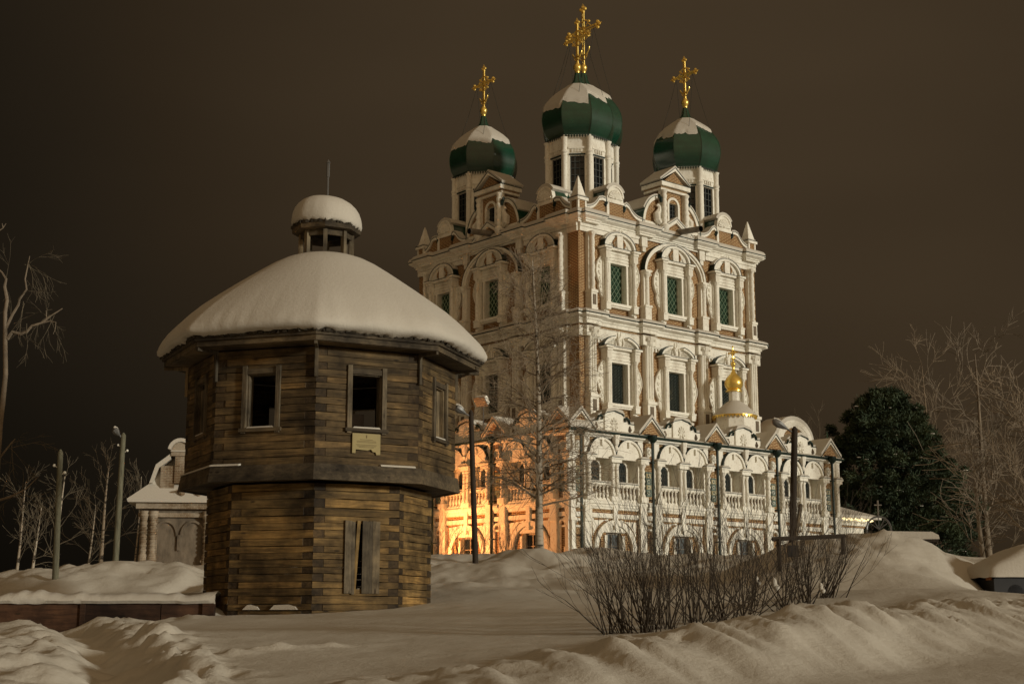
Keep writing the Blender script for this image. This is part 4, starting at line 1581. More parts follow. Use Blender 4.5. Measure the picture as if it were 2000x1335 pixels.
def bay(Fz, c, dark=False):
    F = ((0, 0, 0), Fz, 0)
    onface(F, 'arch', LARCH, c)
    wn = onface(F, 'window', LWIN, c)
    link('pane', LPANE_D if dark else LPANE, wn)
    onface(F, 'pendant', PEND, c)
    onface(F, 'column', MCOL, c)
    onface(F, 'snow_cap', MSNOW, c)
    for s in (-1, 1):
        x = c + s * .84
        onface(F, 'niche', NICHE, x)
        w2 = onface(F, 'window', NFRAME, x)
        link('pane', NPANE, w2)
        link('window_grille', NGRILL, w2)
        onface(F, 'lunette', LUN, x)
        r = onface(F, 'balustrade', RAIL, x)
        link('snow_cap', RSNOW, r)
        link('bottom_rail', RAILB, r)
        for k in range(5):
            link('baluster', BALU, r, (-.46 + k * .23, .0, 6.87))
    p = onface(F, 'shell_parapet', SHB, c)
    link('snow_cap', SHSN, p)


def pier(Fz, c, tile=True, gable=True):
    F = ((0, 0, 0), Fz, 0)
    onface(F, 'pier', PIER, c)
    onface(F, 'pier_columns', PIERU, c)
    onface(F, 'tile_panel', TILE, c)
    if gable:
        onface(F, 'gable', GABLE, c)


for c in BAYS_R:
    bay(0, c)
for c in BAYS_L:
    bay(-PI / 2, c, True)
PIERS_R = [.43 + PITCHB * k for k in range(5)]
PIERS_L = [-(.38 + PITCHB * k) for k in range(4)]
for k, c in enumerate(PIERS_R):
    pier(0, c)
for c in PIERS_L:
    pier(-PI / 2, c)
# corner shaft
mb = MB()
mb.lathe([(.26, GBASE), (.26, 4.7), (.2, 4.75), (.2, 5.85), (.27, 5.95), (.2, 6.0), (.2, 6.8), (.27, 6.85), (.27, 7.05), (.16, 7.1), (.15, 8.4), (.26, 8.55), (.30, 8.7), (.2, 8.75), (.2, 9.6)], 10, (-.04, -.04, 0))
link('corner_shaft', mb.me('corner_shaft', ['white'], 40), ct)
mb = MB()
mb.lathe([(.26, GBASE), (.26, 4.7), (.2, 4.75), (.2, 5.85), (.27, 5.95), (.2, 6.0), (.2, 6.8), (.27, 6.85), (.27, 7.05), (.16, 7.1), (.15, 8.4), (.26, 8.55), (.36, 8.7), (.2, 8.75), (.2, 9.6)], 10, (LEN_R, -.04, 0))
link('corner_shaft', mb.me('corner_shaft', ['white'], 40), ct)

# string courses and gutter run round both fronts
gp = [(0, 0), (LEN_R, 0), (LEN_R, V0 + 1), (U0 + 1, V0 + 1), (U0 + 1, LEN_L), (0, LEN_L)]
mb = MB()
mb.ring(gp, [(-.05, 6.42), (.10, 6.42), (.10, 6.5), (.14, 6.54), (.14, 6.62), (.2, 6.66), (.2, 6.74), (.10, 6.84), (-.05, 6.86)])
mb.ring(gp, [(-.05, 9.56), (.10, 9.56), (.12, 9.6), (.24, 9.66), (.24, 9.72), (-.05, 9.74)])
link('string_course', mb.me('string_course', ['white']), ct)
mb = MB()
mb.ring(gp, [(.2, 9.725), (.33, 9.725), (.36, 9.78), (.36, 9.815), (.1, 9.825)])
link('gutter', mb.me('gutter', ['dark_green']), ct)
mb = MB()
mb.ring(gp, [(.34, 9.826), (.30, 9.87), (.12, 9.93), (-.05, 9.95)])
mb.ring(gp, [(-.02, 9.95), (-.32, 10.3)])
link('gutter_snow', mb.me('gutter_snow', ['roof_snow'], 40), ct)
# roof of the gallery under deep snow, with drifts
mb = MB()
mb.ring([(0, 0), (LEN_R, 0), (LEN_R, V1), (0, V1)], [(-.25, 10.0), (-.3, 10.42), (-1.0, 10.75), (-2.2, 11.0), (-3.4, 11.18), (-4.5, 11.3)])
link('gallery_roof', mb.me('gallery_roof', ['roof_snow'], 60), ct)

# downpipes with hoppers
dp = MB()
dp.tube([(0, -.42, 9.55), (0, -.42, 3.6)], .062, 8)
dp.tube([(0, -.42, 9.6), (0, -.42, 9.5)], .09, 8)
for z in (8.6, 6.9, 5.2):
    dp.box(-.09, .09, -.49, -.2, z, z + .05)
DPIPE = dp.me('downpipe', ['dark_green'], 40)
hp = MB()
hp.lathe([(.09, 9.52), (.2, 9.64), (.21, 9.86), (.17, 9.87)], 8, (0, -.44, 0))
HOPP = hp.me('hopper', ['dark_green'], 40)
for Fz, c in [(0, c - .08) for c in PIERS_R[1:]] + [(-PI / 2, c) for c in PIERS_L[1:]]:
    d = onface(((0, 0, 0), Fz, 0), 'downpipe', DPIPE, c)
    link('hopper', HOPP, d)
d = link('downpipe', DPIPE, ct, (.32, .02, 0))
link('hopper', HOPP, d)
# green finial on the far corner gable
mb = MB()
mb.lathe([(.16, 10.55), (.12, 10.75), (.05, 10.95), (.015, 11.25)], 6, (PIERS_R[4] + .3, .1, 0))
link('finial', mb.me('finial', ['green']), ct)
# round gable (far side) that shows over the right end of the parapet
mb = MB()
mb.prism([(-1.4, 10.9), (1.4, 10.9)] + arc(0, 10.9, 1.4, 1.15, 0, 180, 16), -.1, .5, 1)
for r0, r1, yy in ((1.12, 1.0, -.2), (1.4, 1.2, -.22)):
    o, i = arc(0, 10.9, r0 + .08, r0 * .86, 0, 180, 16), arc(0, 10.9, r1, r1 * .8, 0, 180, 16)
    band(mb, o, i, yy, .0, 0)
o, i = arc(0, 10.9, 1.66, 1.42, 10, 170, 16), arc(0, 10.9, 1.44, 1.2, 10, 170, 16)
band(mb, o, i, -.2, 1.2, 2)
link('round_gable', mb.me('round_gable', ['white', 'brick', 'roof_snow'], 40), ct, (18.6, 2.6, 0))

# small gilded cupola on the gallery roof
cp = link('cupola', None, ct, (13.2, 1.9, 0))
mb = MB()
mb.lathe([(1.0, 10.6), (1.0, 11.7), (.95, 11.72)], 8, (0, 0, 0), 0, PI / 8)
bpy.data.objects.remove(cp)
cp = link('cupola', mb.me('cupola', ['white']), ct, (13.2, 1.9, 0))
mb = MB()
mb.lathe([(1.14, 11.74), (1.08, 11.87), (.86, 12.08), (.62, 12.3), (.42, 12.46), (.28, 12.54)], 24)
link('bell_roof', mb.me('bell_roof', ['roof_snow'], 40), cp)
mb = MB()
for q in range(40):
    a = 2 * PI * q / 40
    mb.T = Matrix.Rotation(a, 4, 'Z') @ Matrix.Translation((0, -1.11, -.06))
    mb.prism([(-.09, 11.8), (0, 11.66), (.09, 11.8)], -.012, .012)
mb.T = None
mb.lathe([(1.10, 11.72), (1.16, 11.73), (1.16, 11.755), (1.1, 11.76)], 24)
link('eave_fringe', mb.me('eave_fringe', ['gold']), cp, kind='stuff')
mb = MB()
mb.lathe([(.28, 12.45), (.28, 13.06)], 8, (0, 0, 0), 0, PI / 8)
link('neck', mb.me('neck', ['white']), cp)
mb = MB()
mb.lathe([(.26, 13.0), (.42, 13.02), (.42, 13.07), (.31, 13.1), (.36, 13.16), (.44, 13.28), (.47, 13.42), (.45, 13.56), (.37, 13.72), (.26, 13.84), (.16, 13.95), (.09, 14.08), (.055, 14.2), (.04, 14.28)], 20)
link('onion', mb.me('onion', ['gold'], 40), cp)
xm = cross_mesh(1.55)
link('cross', xm, cp, (0, 0, 14.3)).scale = (.6, .6, .6)

# lower annex beyond the gallery, hung with string lights
an = thing('annex', 'low white annex with snowy roof and string lights beyond the gallery end', 'annex', (OX, OY, 0), TH)
mb = MB()
mb.box(18.80, 23.9, 2.1, 8, 3.6, 6.98)
mb.box(18.80, 23.95, 2.04, 8, 6.58, 6.68, 1)
mb.box(18.80, 24.05, 1.95, 8, 6.68, 7.02)
link('wall', mb.me('wall', ['white', 'brick']), an)
mb = MB()
mb.mesh([(18.82, 1.5, 7.04), (24.75, 1.5, 7.04), (24.75, 8.4, 7.04), (18.82, 8.4, 7.04), (18.82, 5, 8.5), (21.2, 5, 8.5), (18.82, 1.5, 7.2), (24.75, 1.5, 7.2), (24.75, 8.4, 7.2), (18.82, 8.4, 7.2)],
        [(3, 2, 1, 0), (0, 1, 7, 6), (1, 2, 8, 7), (2, 3, 9, 8), (3, 0, 6, 9), (6, 7, 5, 4), (7, 8, 5), (8, 9, 4, 5), (9, 6, 4)])
link('roof', mb.me('roof', ['roof_snow']), an)
for k in range(26):
    mb = MB()
    mb.ball((0, 0, 0), .055 + .02 * (k % 3 == 0), 0, 6, 4)
    link('bulb', mb.me('bulb', ['bulb']), an, (19.1 + k * .19, 1.47, 7.0 - .07 * abs(math.sin(k * 1.1))))
# metal gate arch in front of the annex
ga = thing('gate_arch', 'thin metal arch topped by a small cross beside the annex', 'gate', (15.75, 62, 0))
mb = MB()
zt = gzs(15.75, 62)
zb_ = 5.45
mb.tube([(.52 * math.cos(R(a)), 0, zb_ + .55 * math.sin(R(a))) for a in range(0, 181, 15)], .045, 5)
for s in (-1, 1):
    mb.tube([(s * .52, 0, zb_), (s * .52, 0, zt - .2)], .045, 5)
for a in (35, 60, 90, 120, 145):
    mb.tube([(0, 0, zb_), (.5 * math.cos(R(a)), 0, zb_ + .53 * math.sin(R(a)))], .02, 4)
link('arch', mb.me('arch', ['steel']), ga)
mb = MB()
mb.tube([(0, 0, zb_ + .5), (0, 0, zb_ + 1.25)], .035, 5)
mb.tube([(-.16, 0, zb_ + 1.05), (.16, 0, zb_ + 1.05)], .03, 5)
link('cross', mb.me('cross', ['spout']), ga)

# ------------------------------------------------------------------ floodlight that washes the left gallery wall in orange
def loc_ch(u, v):
    return Vector((OX + u * math.cos(TH) - v * math.sin(TH), OY + u * math.sin(TH) + v * math.cos(TH)))


fl = loc_ch(-3.8, 8.3)
fz = gzs(fl.x, fl.y)
fo = thing('floodlight', 'orange floodlight on the snow lighting the left gallery wall of the cathedral', 'floodlight', (fl.x, fl.y, fz), 0)
tgt = loc_ch(0, 3.6)
aim = Vector((tgt.x - fl.x, tgt.y - fl.y, 5.2 - fz - .4)).normalized()
mb = MB()
qz = aim.to_track_quat('Z', 'Y').to_matrix().to_4x4()
mb.T = Matrix.Translation((0, 0, .4)) @ qz
mb.box(-.2, .2, -.15, .15, -.12, .0)
mb.box(-.22, .22, -.17, .17, -.01, .03)
mb.T = None
mb.tube([(0, 0, -.2), (0, 0, .3)], .03, 6)
link('housing', mb.me('housing', ['black']), fo)
mb = MB()
mb.T = Matrix.Translation((0, 0, .4)) @ qz
mb.box(-.17, .17, -.12, .12, .031, .04)
link('lens', mb.me('lens', ['flood_lens']), fo)
ld = bpy.data.lights.new('flood', 'SPOT')
ld.energy = 3100
ld.color = (1.0, 0.36, 0.105)
ld.spot_size = R(138)
ld.spot_blend = 0.6
ld.shadow_soft_size = 0.12
lo = bpy.data.objects.new('flood_light', ld)
COL.objects.link(lo)
lo.parent = fo
lo.location = Vector((0, 0, .4)) + aim * .12
lo.rotation_euler = (-aim).to_track_quat('Z', 'Y').to_euler()

# ------------------------------------------------------------------ octagonal log tower
TX, TY = -4.14, 31.0
DEL = R(5)
wt = thing('log_tower', 'old octagonal two-storey log tower with empty windows under a thick snow roof', 'tower', (TX, TY, 0), 0)


def corner(Rr, k):
    """corner k of the octagon, k=0 is the one nearest the road; ccw"""
    a = -PI / 2 + DEL + k * PI / 4
    return Vector((Rr * math.cos(a), Rr * math.sin(a)))


LOGM = {}


def log_mesh(L, h, t, full, mat, seed, cutl=False, cutr=False):
    """log in face space: x along the face 0..L at the outer plane y=0 (outward -y); full logs run through the corner"""
    rng = random.Random(seed)
    s2 = t * 1.414
    j = lambda a=.006: rng.uniform(-a, a)
    bulge = .006
    m = MB()
    g = .004
    if full:
        pl = [(g, 0), (L - g, 0), (L + t - g, t), (-t + g, t)]
    else:
        pl = [(s2 + g, 0), (L - s2 - g, 0), (L - s2 + t - g, t), (s2 - t + g, t)]
    if cutl is not False:
        pl[0] = (cutl, 0)
        pl[3] = (cutl, t)
    if cutr is not False:
        pl[1] = (cutr, 0)
        pl[2] = (cutr, t)
    xa, xb = pl[0][0], pl[1][0]
    n = max(2, int((xb - xa) / .35))
    ch = .006
    rows = []
    for k in range(n + 1):
        f = k / n
        x = xa + (xb - xa) * f
        xi = pl[3][0] + (pl[2][0] - pl[3][0]) * f
        e = j(.007)
        b, tp = j(.007), j(.007)
        rows.append([(x, .0 + ch + e, .003 + b), (x, -bulge + e, ch + b), (x, -bulge * 1.2 + e + j(.003), h * .5), (x, -bulge + e, h - ch + tp), (x, ch + e, h - .003 + tp), (xi, t, h - .003), (xi, t, .003)])
    vs = [p for r in rows for p in r]
    q = 7
    fs = []
    for k in range(n):
        for i in range(q):
            i2 = (i + 1) % q
            fs.append((k * q + i, k * q + i2, (k + 1) * q + i2, (k + 1) * q + i))
    m.mesh(vs, [f[::-1] for f in fs], 0)
    m.mesh(vs, [tuple(range(q))], 1)
    m.mesh(vs, [tuple(n * q + i for i in range(q))[::-1]], 1)
    return m.me('log', [mat, 'log_end'])


def storey(Rr, z0, n, h, t, mat, windows, base_seed):
    """windows: {face: (x0, x1, zlo, zhi)} openings"""
    var = {}
    hs = [random.uniform(.82, 1.2) for c in range(n)]
    hs = [q * n * h / sum(hs) for q in hs]
    zc = [z0 + sum(hs[:c]) for c in range(n)]
    for k in range(8):
        A, B = corner(Rr, k), corner(Rr, k + 1)
        d = B - A
        L = d.length
        ang = math.atan2(d.y, d.x)
        for c in range(n):
            z = zc[c]
            full = (c + k) % 2 == 0
            op = windows.get(k)
            spans = [(False, False)]
            if op and z + hs[c] * .6 > op[2] and z + hs[c] * .4 < op[3]:
                spans = [(False, op[0]), (op[1], False)]
            for cl_, cr_ in spans:
                key = (full, cl_, cr_, random.randrange(4))
                if key not in var:
                    var[key] = log_mesh(L, h - .002, t, full, mat, base_seed + len(var), cl_, cr_)
                lg = link('log', var[key], wt, (A.x, A.y, z), ang)
                lg.scale = (1, 1, hs[c] / h)


LH = .1475
RU, RL = 2.90, 2.40
LU = 2 * RU * math.sin(PI / 8)
LL = 2 * RL * math.sin(PI / 8)
ZL0, ZU0 = 1.36, 4.62
# face 7 is front left, face 0 front right, face 1 right, face 6 left
wx = {7: .42, 0: .44, 1: .50, 6: .50, 2: .5, 3: .5, 4: .5, 5: .5}
WZ0, WZ1 = 5.38, 6.50
wins = {k: (LU * f - .33 + .1, LU * f + .33 + .1, WZ0, WZ1) for k, f in wx.items()}
DZ0, DZ1 = 2.18, 3.55
ddoor = (LL * .56 - .38, LL * .56 + .38, DZ0, DZ1)
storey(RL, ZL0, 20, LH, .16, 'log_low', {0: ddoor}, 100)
storey(RU, ZU0, 16, LH, .16, 'log', wins, 400)
ZTOP = ZU0 + 16 * LH
# floors inside keep it dark
mb = MB()
mb.plan([tuple(corner(RU - .2, k)) for k in range(8)], 4.5, 4.58)
link('floor', mb.me('floor', ['log_end']), wt)
mb = MB()
mb.plan([tuple(corner(RU - .1, k)) for k in range(8)], ZTOP + .02, ZTOP + .08)
link('ceiling', mb.me('ceiling', ['log_end']), wt)


def facespace(Rr, k):
    A, B = corner(Rr, k), corner(Rr, k + 1)
    d = B - A
    return (A.x, A.y, 0), math.atan2(d.y, d.x), d.length


# skirt boards at the jetty
for k in range(8):
    for q in range(2):
        m_ = MB()
        r0, r1 = 2.98 + .10 * q, 2.98 + .10 * (1 - q)
        A, B = corner(1, k), corner(1, k + 1)
        zt_, zb2 = (4.64, 4.48) if q == 0 else (4.48, 4.32)
        ro, ri = (3.0, 2.92) if q == 0 else (3.03, 2.95)
        # slightly flared board
        vs = [(*(A * (ro - .03)), zt_), (*(B * (ro - .03)), zt_), (*(A * ro), zb2), (*(B * ro), zb2), (*(A * ri), zt_), (*(B * ri), zt_), (*(A * ri), zb2), (*(B * ri), zb2)]
        m_.mesh(vs, [(2, 3, 1, 0), (4, 5, 7, 6), (0, 1, 5, 4), (3, 2, 6, 7), (0, 4, 6, 2), (1, 3, 7, 5)])
        c_ = (A + B) / 2 * ro
        link('skirt_board', m_.me('skirt_board', ['plank_x']), wt)
    # underside
    m_ = MB()
    A, B = corner(1, k), corner(1, k + 1)
    vs = [(*(A * 2.96), 4.34), (*(B * 2.96), 4.34), (*(B * 2.3), 4.36), (*(A * 2.3), 4.36), (*(A * 2.96), 4.37), (*(B * 2.96), 4.37), (*(B * 2.3), 4.40), (*(A * 2.3), 4.40)]
    m_.mesh(vs, [(0, 3, 2, 1), (4, 5, 6, 7), (0, 1, 5, 4), (1, 2, 6, 5), (2, 3, 7, 6), (3, 0, 4, 7)])
    link('soffit', m_.me('soffit', ['plank_x']), wt)
# thin snow left on the skirt ledge
for k in (6, 7, 0):
    A, B = corner(1, k), corner(1, k + 1)
    m_ = MB()
    f0, f1 = {6: (.0, 1.0), 7: (.0, .28), 0: (.62, .95)}[k]
    P0, P1 = A.lerp(B, f0), A.lerp(B, f1)
    for (ra, rb, z0_, z1_) in ((3.0, 2.88, 4.635, 4.67),):
        vs = [(*(P0 * ra), z0_), (*(P1 * ra), z0_), (*(P1 * rb), z0_), (*(P0 * rb), z0_), (*(P0 * (ra - .02)), z1_), (*(P1 * (ra - .02)), z1_), (*(P1 * rb), z1_ + .02), (*(P0 * rb), z1_ + .02)]
        m_.mesh(vs, [(0, 3, 2, 1), (4, 5, 6, 7), (0, 1, 5, 4), (1, 2, 6, 5), (2, 3, 7, 6), (3, 0, 4, 7)])
    link('ledge_snow', m_.me('ledge_snow', ['roof_snow']), wt)

# window frames: posts and boards; deep reveal
for k, (x0, x1, z0, z1) in wins.items():
    loc, ang, L = facespace(RU, k)
    m_ = MB()
    m_.box(x0 - .09, x0 + .005, -.055, .02, z0 - .10, z1 + .15)
    m_.box(x1 - .005, x1 + .09, -.055, .02, z0 - .10, z1 + .13)
    wf = link('window_frame', m_.me('window_frame', ['plank']), wt, loc, ang)
    m_ = MB()
    m_.box(x0, x0 + .035, .015, .2, z0, z1)
    m_.box(x1 - .035, x1, .015, .2, z0, z1)
    m_.box(x0, x1, .015, .2, z1 - .04, z1)
    link('reveal', m_.me('reveal', ['plank']), wf)
    m_ = MB()
    m_.box(x0 - .005, x1 + .005, -.035, .02, z1 - .02, z1 + .09)
    link('head_board', m_.me('head_board', ['plank_x']), wf)
    m_ = MB()
    m_.box(x0 - .13, x1 + .13, -.075, .18, z0 - .07, z0)
    link('sill', m_.me('sill', ['plank_x']), wf)
    m_ = MB()
    m_.prism([(x0 + .03, z0 + .001), (x1 - .03, z0 + .001), (x1 - .06, z0 + .035), (x0 + .06, z0 + .03)], -.05, .17)
    link('sill_snow', m_.me('sill_snow', ['snow']), wf)
# boarded opening on the left side, blind leaf in the right side window, stick and pale panel imitating the light of the far window
loc, ang, L = facespace(RU, 6)
x0, x1, z0, z1 = wins[6]
for q in range(4):
    m_ = MB()
    w_ = (x1 - x0) / 4
    m_.box(x0 + q * w_ + .003, x0 + (q + 1) * w_ - .003, .05, .08, z0 + .02, z1 - .14)
    link('board', m_.me('board', ['plank']), wt, loc, ang)
loc, ang, L = facespace(RU, 1)
x0, x1, z0, z1 = wins[1]
m_ = MB()
m_.box(x1 - .22, x1 - .04, .10, .14, z0 + .02, z1 - .05)
link('board', m_.me('board', ['plank']), wt, loc, ang)
loc, ang, L = facespace(RU, 0)
x0, x1, z0, z1 = wins[0]
m_ = MB()
m_.box(x0 + .16, x1 - .02, .9, .94, z0 - .05, z0 + .42)
m_.box(x0 + .12, x0 + .16, .88, .96, z0 - .05, z0 + .46)
link('inner_panel', m_.me('inner_panel', ['infill']), wt, loc, ang)
# plaque below the front right window
m_ = MB()
cx_ = (x0 + x1) / 2 + .0
pz0, pz1 = z0 - .50, z0 - .10
w2_ = .30
pts = [(cx_ - w2_, pz0), (cx_ - w2_ + .07, pz0), (cx_ - w2_ + .075, pz0 + .075), (cx_ + .03, pz0 + .065), (cx_ + .1, pz0 + .09), (cx_ + .14, pz0 + .04), (cx_ + .2, pz0 + .035), (cx_ + .22, pz0 - .02), (cx_ + w2_, pz0 - .01), (cx_ + w2_, pz1), (cx_ - w2_, pz1)]
m_.prism(pts, -.045, -.022)
pq = link('plaque', m_.me('plaque', ['plaque']), wt, loc, ang, label='ochre plaque with a broken lower edge')
m_ = MB()
m_.box(cx_ - .012, cx_ + .012, -.0475, -.045, pz1 - .09, pz1 - .03)
for q, (hw_, zz) in enumerate(((.14, .12), (.21, .15), (.21, .175), (.22, .225), (.2, .25), (.16, .275))):
    m_.box(cx_ - hw_, cx_ + hw_, -.0475, -.045, pz1 - zz - .006, pz1 - zz + .002)
link('printed_lines', m_.me('printed_lines', ['plaque_ink']), pq)
# shutters of the lower opening, one board slipped
loc, ang, L = facespace(RL, 0)
x0, x1, z0, z1 = ddoor
ws_ = [(.00, .15, 0, 'plank'), (.152, .215, -.02, 'plank'), (.222, .29, .0, 'fresh_plank'), (.375, .52, .0, 'plank'), (.523, .59, 0, 'plank'), (.593, .75, .0, 'plank')]
for a_, b_, dz_, mt in ws_:
    m_ = MB()
    tl = .05 if mt == 'fresh_plank' else 0.0
    pts = [(x0 + a_ - tl, z0 - .04 + dz_), (x0 + b_ - tl, z0 - .04 + dz_), (x0 + b_ + tl * .8, z1 + .02 + dz_), (x0 + a_ + tl * .8, z1 + .03 + dz_)]
    m_.prism(pts, -.05 - random.uniform(0, .01), -.018)
    link('shutter_board', m_.me('shutter_board', [mt]), wt, loc, ang)
m_ = MB()
m_.prism([(x0 + .26, z0), (x0 + .40, z0), (x0 + .36, z0 + .06), (x0 + .28, z0 + .05)], .0, .14)
link('sill_snow', m_.me('sill_snow', ['snow']), wt, loc, ang)
# little snow shelf caught in the logs near the base (front left)
loc, ang, L = facespace(RL, 7)
for a_, b_ in ((.35, .72), (.95, 1.55)):
    m_ = MB()
    m_.prism([(a_, ZL0 + .46), (b_, ZL0 + .46), (b_ - .05, ZL0 + .52), (b_ - .2, ZL0 + .56), (a_ + .1, ZL0 + .55)], -.05, .05)
    link('ledge_snow', m_.me('ledge_snow', ['snow']), wt, loc, ang)
# eave brackets on the corners
for k in range(8):
    A = corner(1, k)
    th = math.atan2(A.y, A.x)
    m_ = MB()
    m_.box(RU, RU + .06, -.035, .035, ZTOP - .62, ZTOP + .02)
    m_.box(RU, RU + .52, -.03, .03, ZTOP - .045, ZTOP + .02)
    link('eave_bracket', m_.me('eave_bracket', ['plank']), wt, (0, 0, 0), th)
# eaves: fascia boards, soffit, ragged shingle edge
RE = 3.43
for k in range(8):
    A, B = corner(1, k), corner(1, k + 1)

    def slab(name, mat, ro, ri, z0, z1, zi0=None, zi1=None):
        zi0 = z0 if zi0 is None else zi0
        zi1 = z1 if zi1 is None else zi1
        q = MB()
        vs = [(*(A * ro), z0), (*(B * ro), z0), (*(B * ri), zi0), (*(A * ri), zi0), (*(A * ro), z1), (*(B * ro), z1), (*(B * ri), zi1), (*(A * ri), zi1)]
        q.mesh(vs, [(0, 3, 2, 1), (4, 5, 6, 7), (0, 1, 5, 4), (1, 2, 6, 5), (2, 3, 7, 6), (3, 0, 4, 7)])
        return link(name, q.me(name, [mat]), wt)
    slab('fascia_board', 'plank_x', RE, RE - .05, ZTOP + .03, ZTOP + .14)
    slab('soffit', 'plank_x', RE - .05, RU - .05, ZTOP + .02, ZTOP + .05, ZTOP + .03, ZTOP + .07)
    slab('fascia_board', 'plank_x', RE + .05, RE - .02, ZTOP + .141, ZTOP + .20)
    q = MB()
    rr = random.Random(k)
    for i in range(46):
        f = (i + .5) / 46
        P0 = A.lerp(B, max(0, f - .013 - rr.random() * .006)) * (RE + .07 + rr.uniform(-.05, .05))
        P1 = A.lerp(B, min(1, f + .013 + rr.random() * .006)) * (RE + .07 + rr.uniform(-.05, .05))
        I0, I1 = P0 * .95, P1 * .95
        zz = ZTOP + .20 + rr.uniform(-.012, .012)
        zt_ = zz + rr.uniform(.025, .07)
        q.mesh([(*P0, zz), (*P1, zz), (*I1, zz), (*I0, zz), (*P0, zt_), (*P1, zt_), (*I1, zt_ + .03), (*I0, zt_ + .03)],
               [(0, 3, 2, 1), (4, 5, 6, 7), (0, 1, 5, 4), (1, 2, 6, 5), (2, 3, 7, 6), (3, 0, 4, 7)])
        if rr.random() < .10:
            q.tube([(*(P0 * .995), zt_ - .01), (P0.x * 1.01 + rr.uniform(-.04, .04), P0.y * 1.01, zt_ + rr.uniform(.04, .11)), (P0.x * 1.005 + rr.uniform(-.07, .07), P0.y * 1.01, zt_ + rr.uniform(.03, .14))], [.018, .014, .006], 4)
    link('shingle_edge', q.me('shingle_edge', ['thatch']), wt)
# a thin slat sticking out on the right of the eaves
m_ = MB()
A = corner(1, 2)
m_.box(3.2, 3.92, -.03, .03, -.012, .012)
o_ = link('loose_slat', m_.me('loose_slat', ['plank']), wt, (0, -.2, ZTOP + .32), math.atan2(A.y, A.x) - .05)
o_.rotation_euler = (0, .45, math.atan2(A.y, A.x) - .05)
o_.location = (0, -.1, ZTOP + 1.72)


# snow blanket on the roof
def snow_blanket(name, prof, Rc, parent, z0, oct_f, seed, na=192, jag=.03, tilt=0.0):
    """prof [(r 0..1, z)] from the under edge over the brow to the apex"""
    s = MB()
    vs, fs = [], []
    nr = len(prof)
    for i in range(na):
        th = 2 * PI * i / na
        loc_ = (th - DEL + PI / 2) % (PI / 4) - PI / 8
        oc0 = (math.cos(PI / 8) / math.cos(loc_) / .962 - 1)
        for k, (r, z) in enumerate(prof):
            oc = 1 + oct_f * max(.0, 1 - 1.35 * k / nr) * oc0
            w_ = mnoise.noise(Vector((math.cos(th) * 5, math.sin(th) * 5, seed + k * .15)))
            w2 = mnoise.noise(Vector((math.cos(th) * 17, math.sin(th) * 17, seed + 7 + k * .3)))
            near = max(0.0, 1 - k / (nr * .55))
            rr_ = r * Rc * oc * (1 + near * (.022 * w_ + .006 * w2))
            zz = z + near * (.055 * w_ + .015 * w2) + (jag * (w2 + .6 * mnoise.noise(Vector((th * 40, seed, 2)))) if k == 0 else 0) + tilt * math.cos(th) * r
            vs.append((rr_ * math.cos(th), rr_ * math.sin(th), z0 + zz))
    for i in range(na):
        j = (i + 1) % na
        for k in range(nr - 1):
            fs.append((i * nr + k, j * nr + k, j * nr + k + 1, i * nr + k + 1))
    s.mesh(vs, fs)
    return link(name, s.me(name, ['roof_snow'], 75), parent)


prof = [(.955, .0), (.985, .015), (1.005, .06), (1.01, .13), (1.0, .22), (.985, .31), (.965, .41), (.93, .53), (.88, .70), (.80, .94), (.70, 1.20), (.60, 1.45), (.50, 1.69), (.42, 1.88), (.34, 2.06), (.27, 2.19), (.2, 2.28), (.12, 2.33), (.0, 2.35)]
snow_blanket('roof_snow', prof, RE + .07, wt, ZTOP + .235, .85, 3.0, 320, .05)
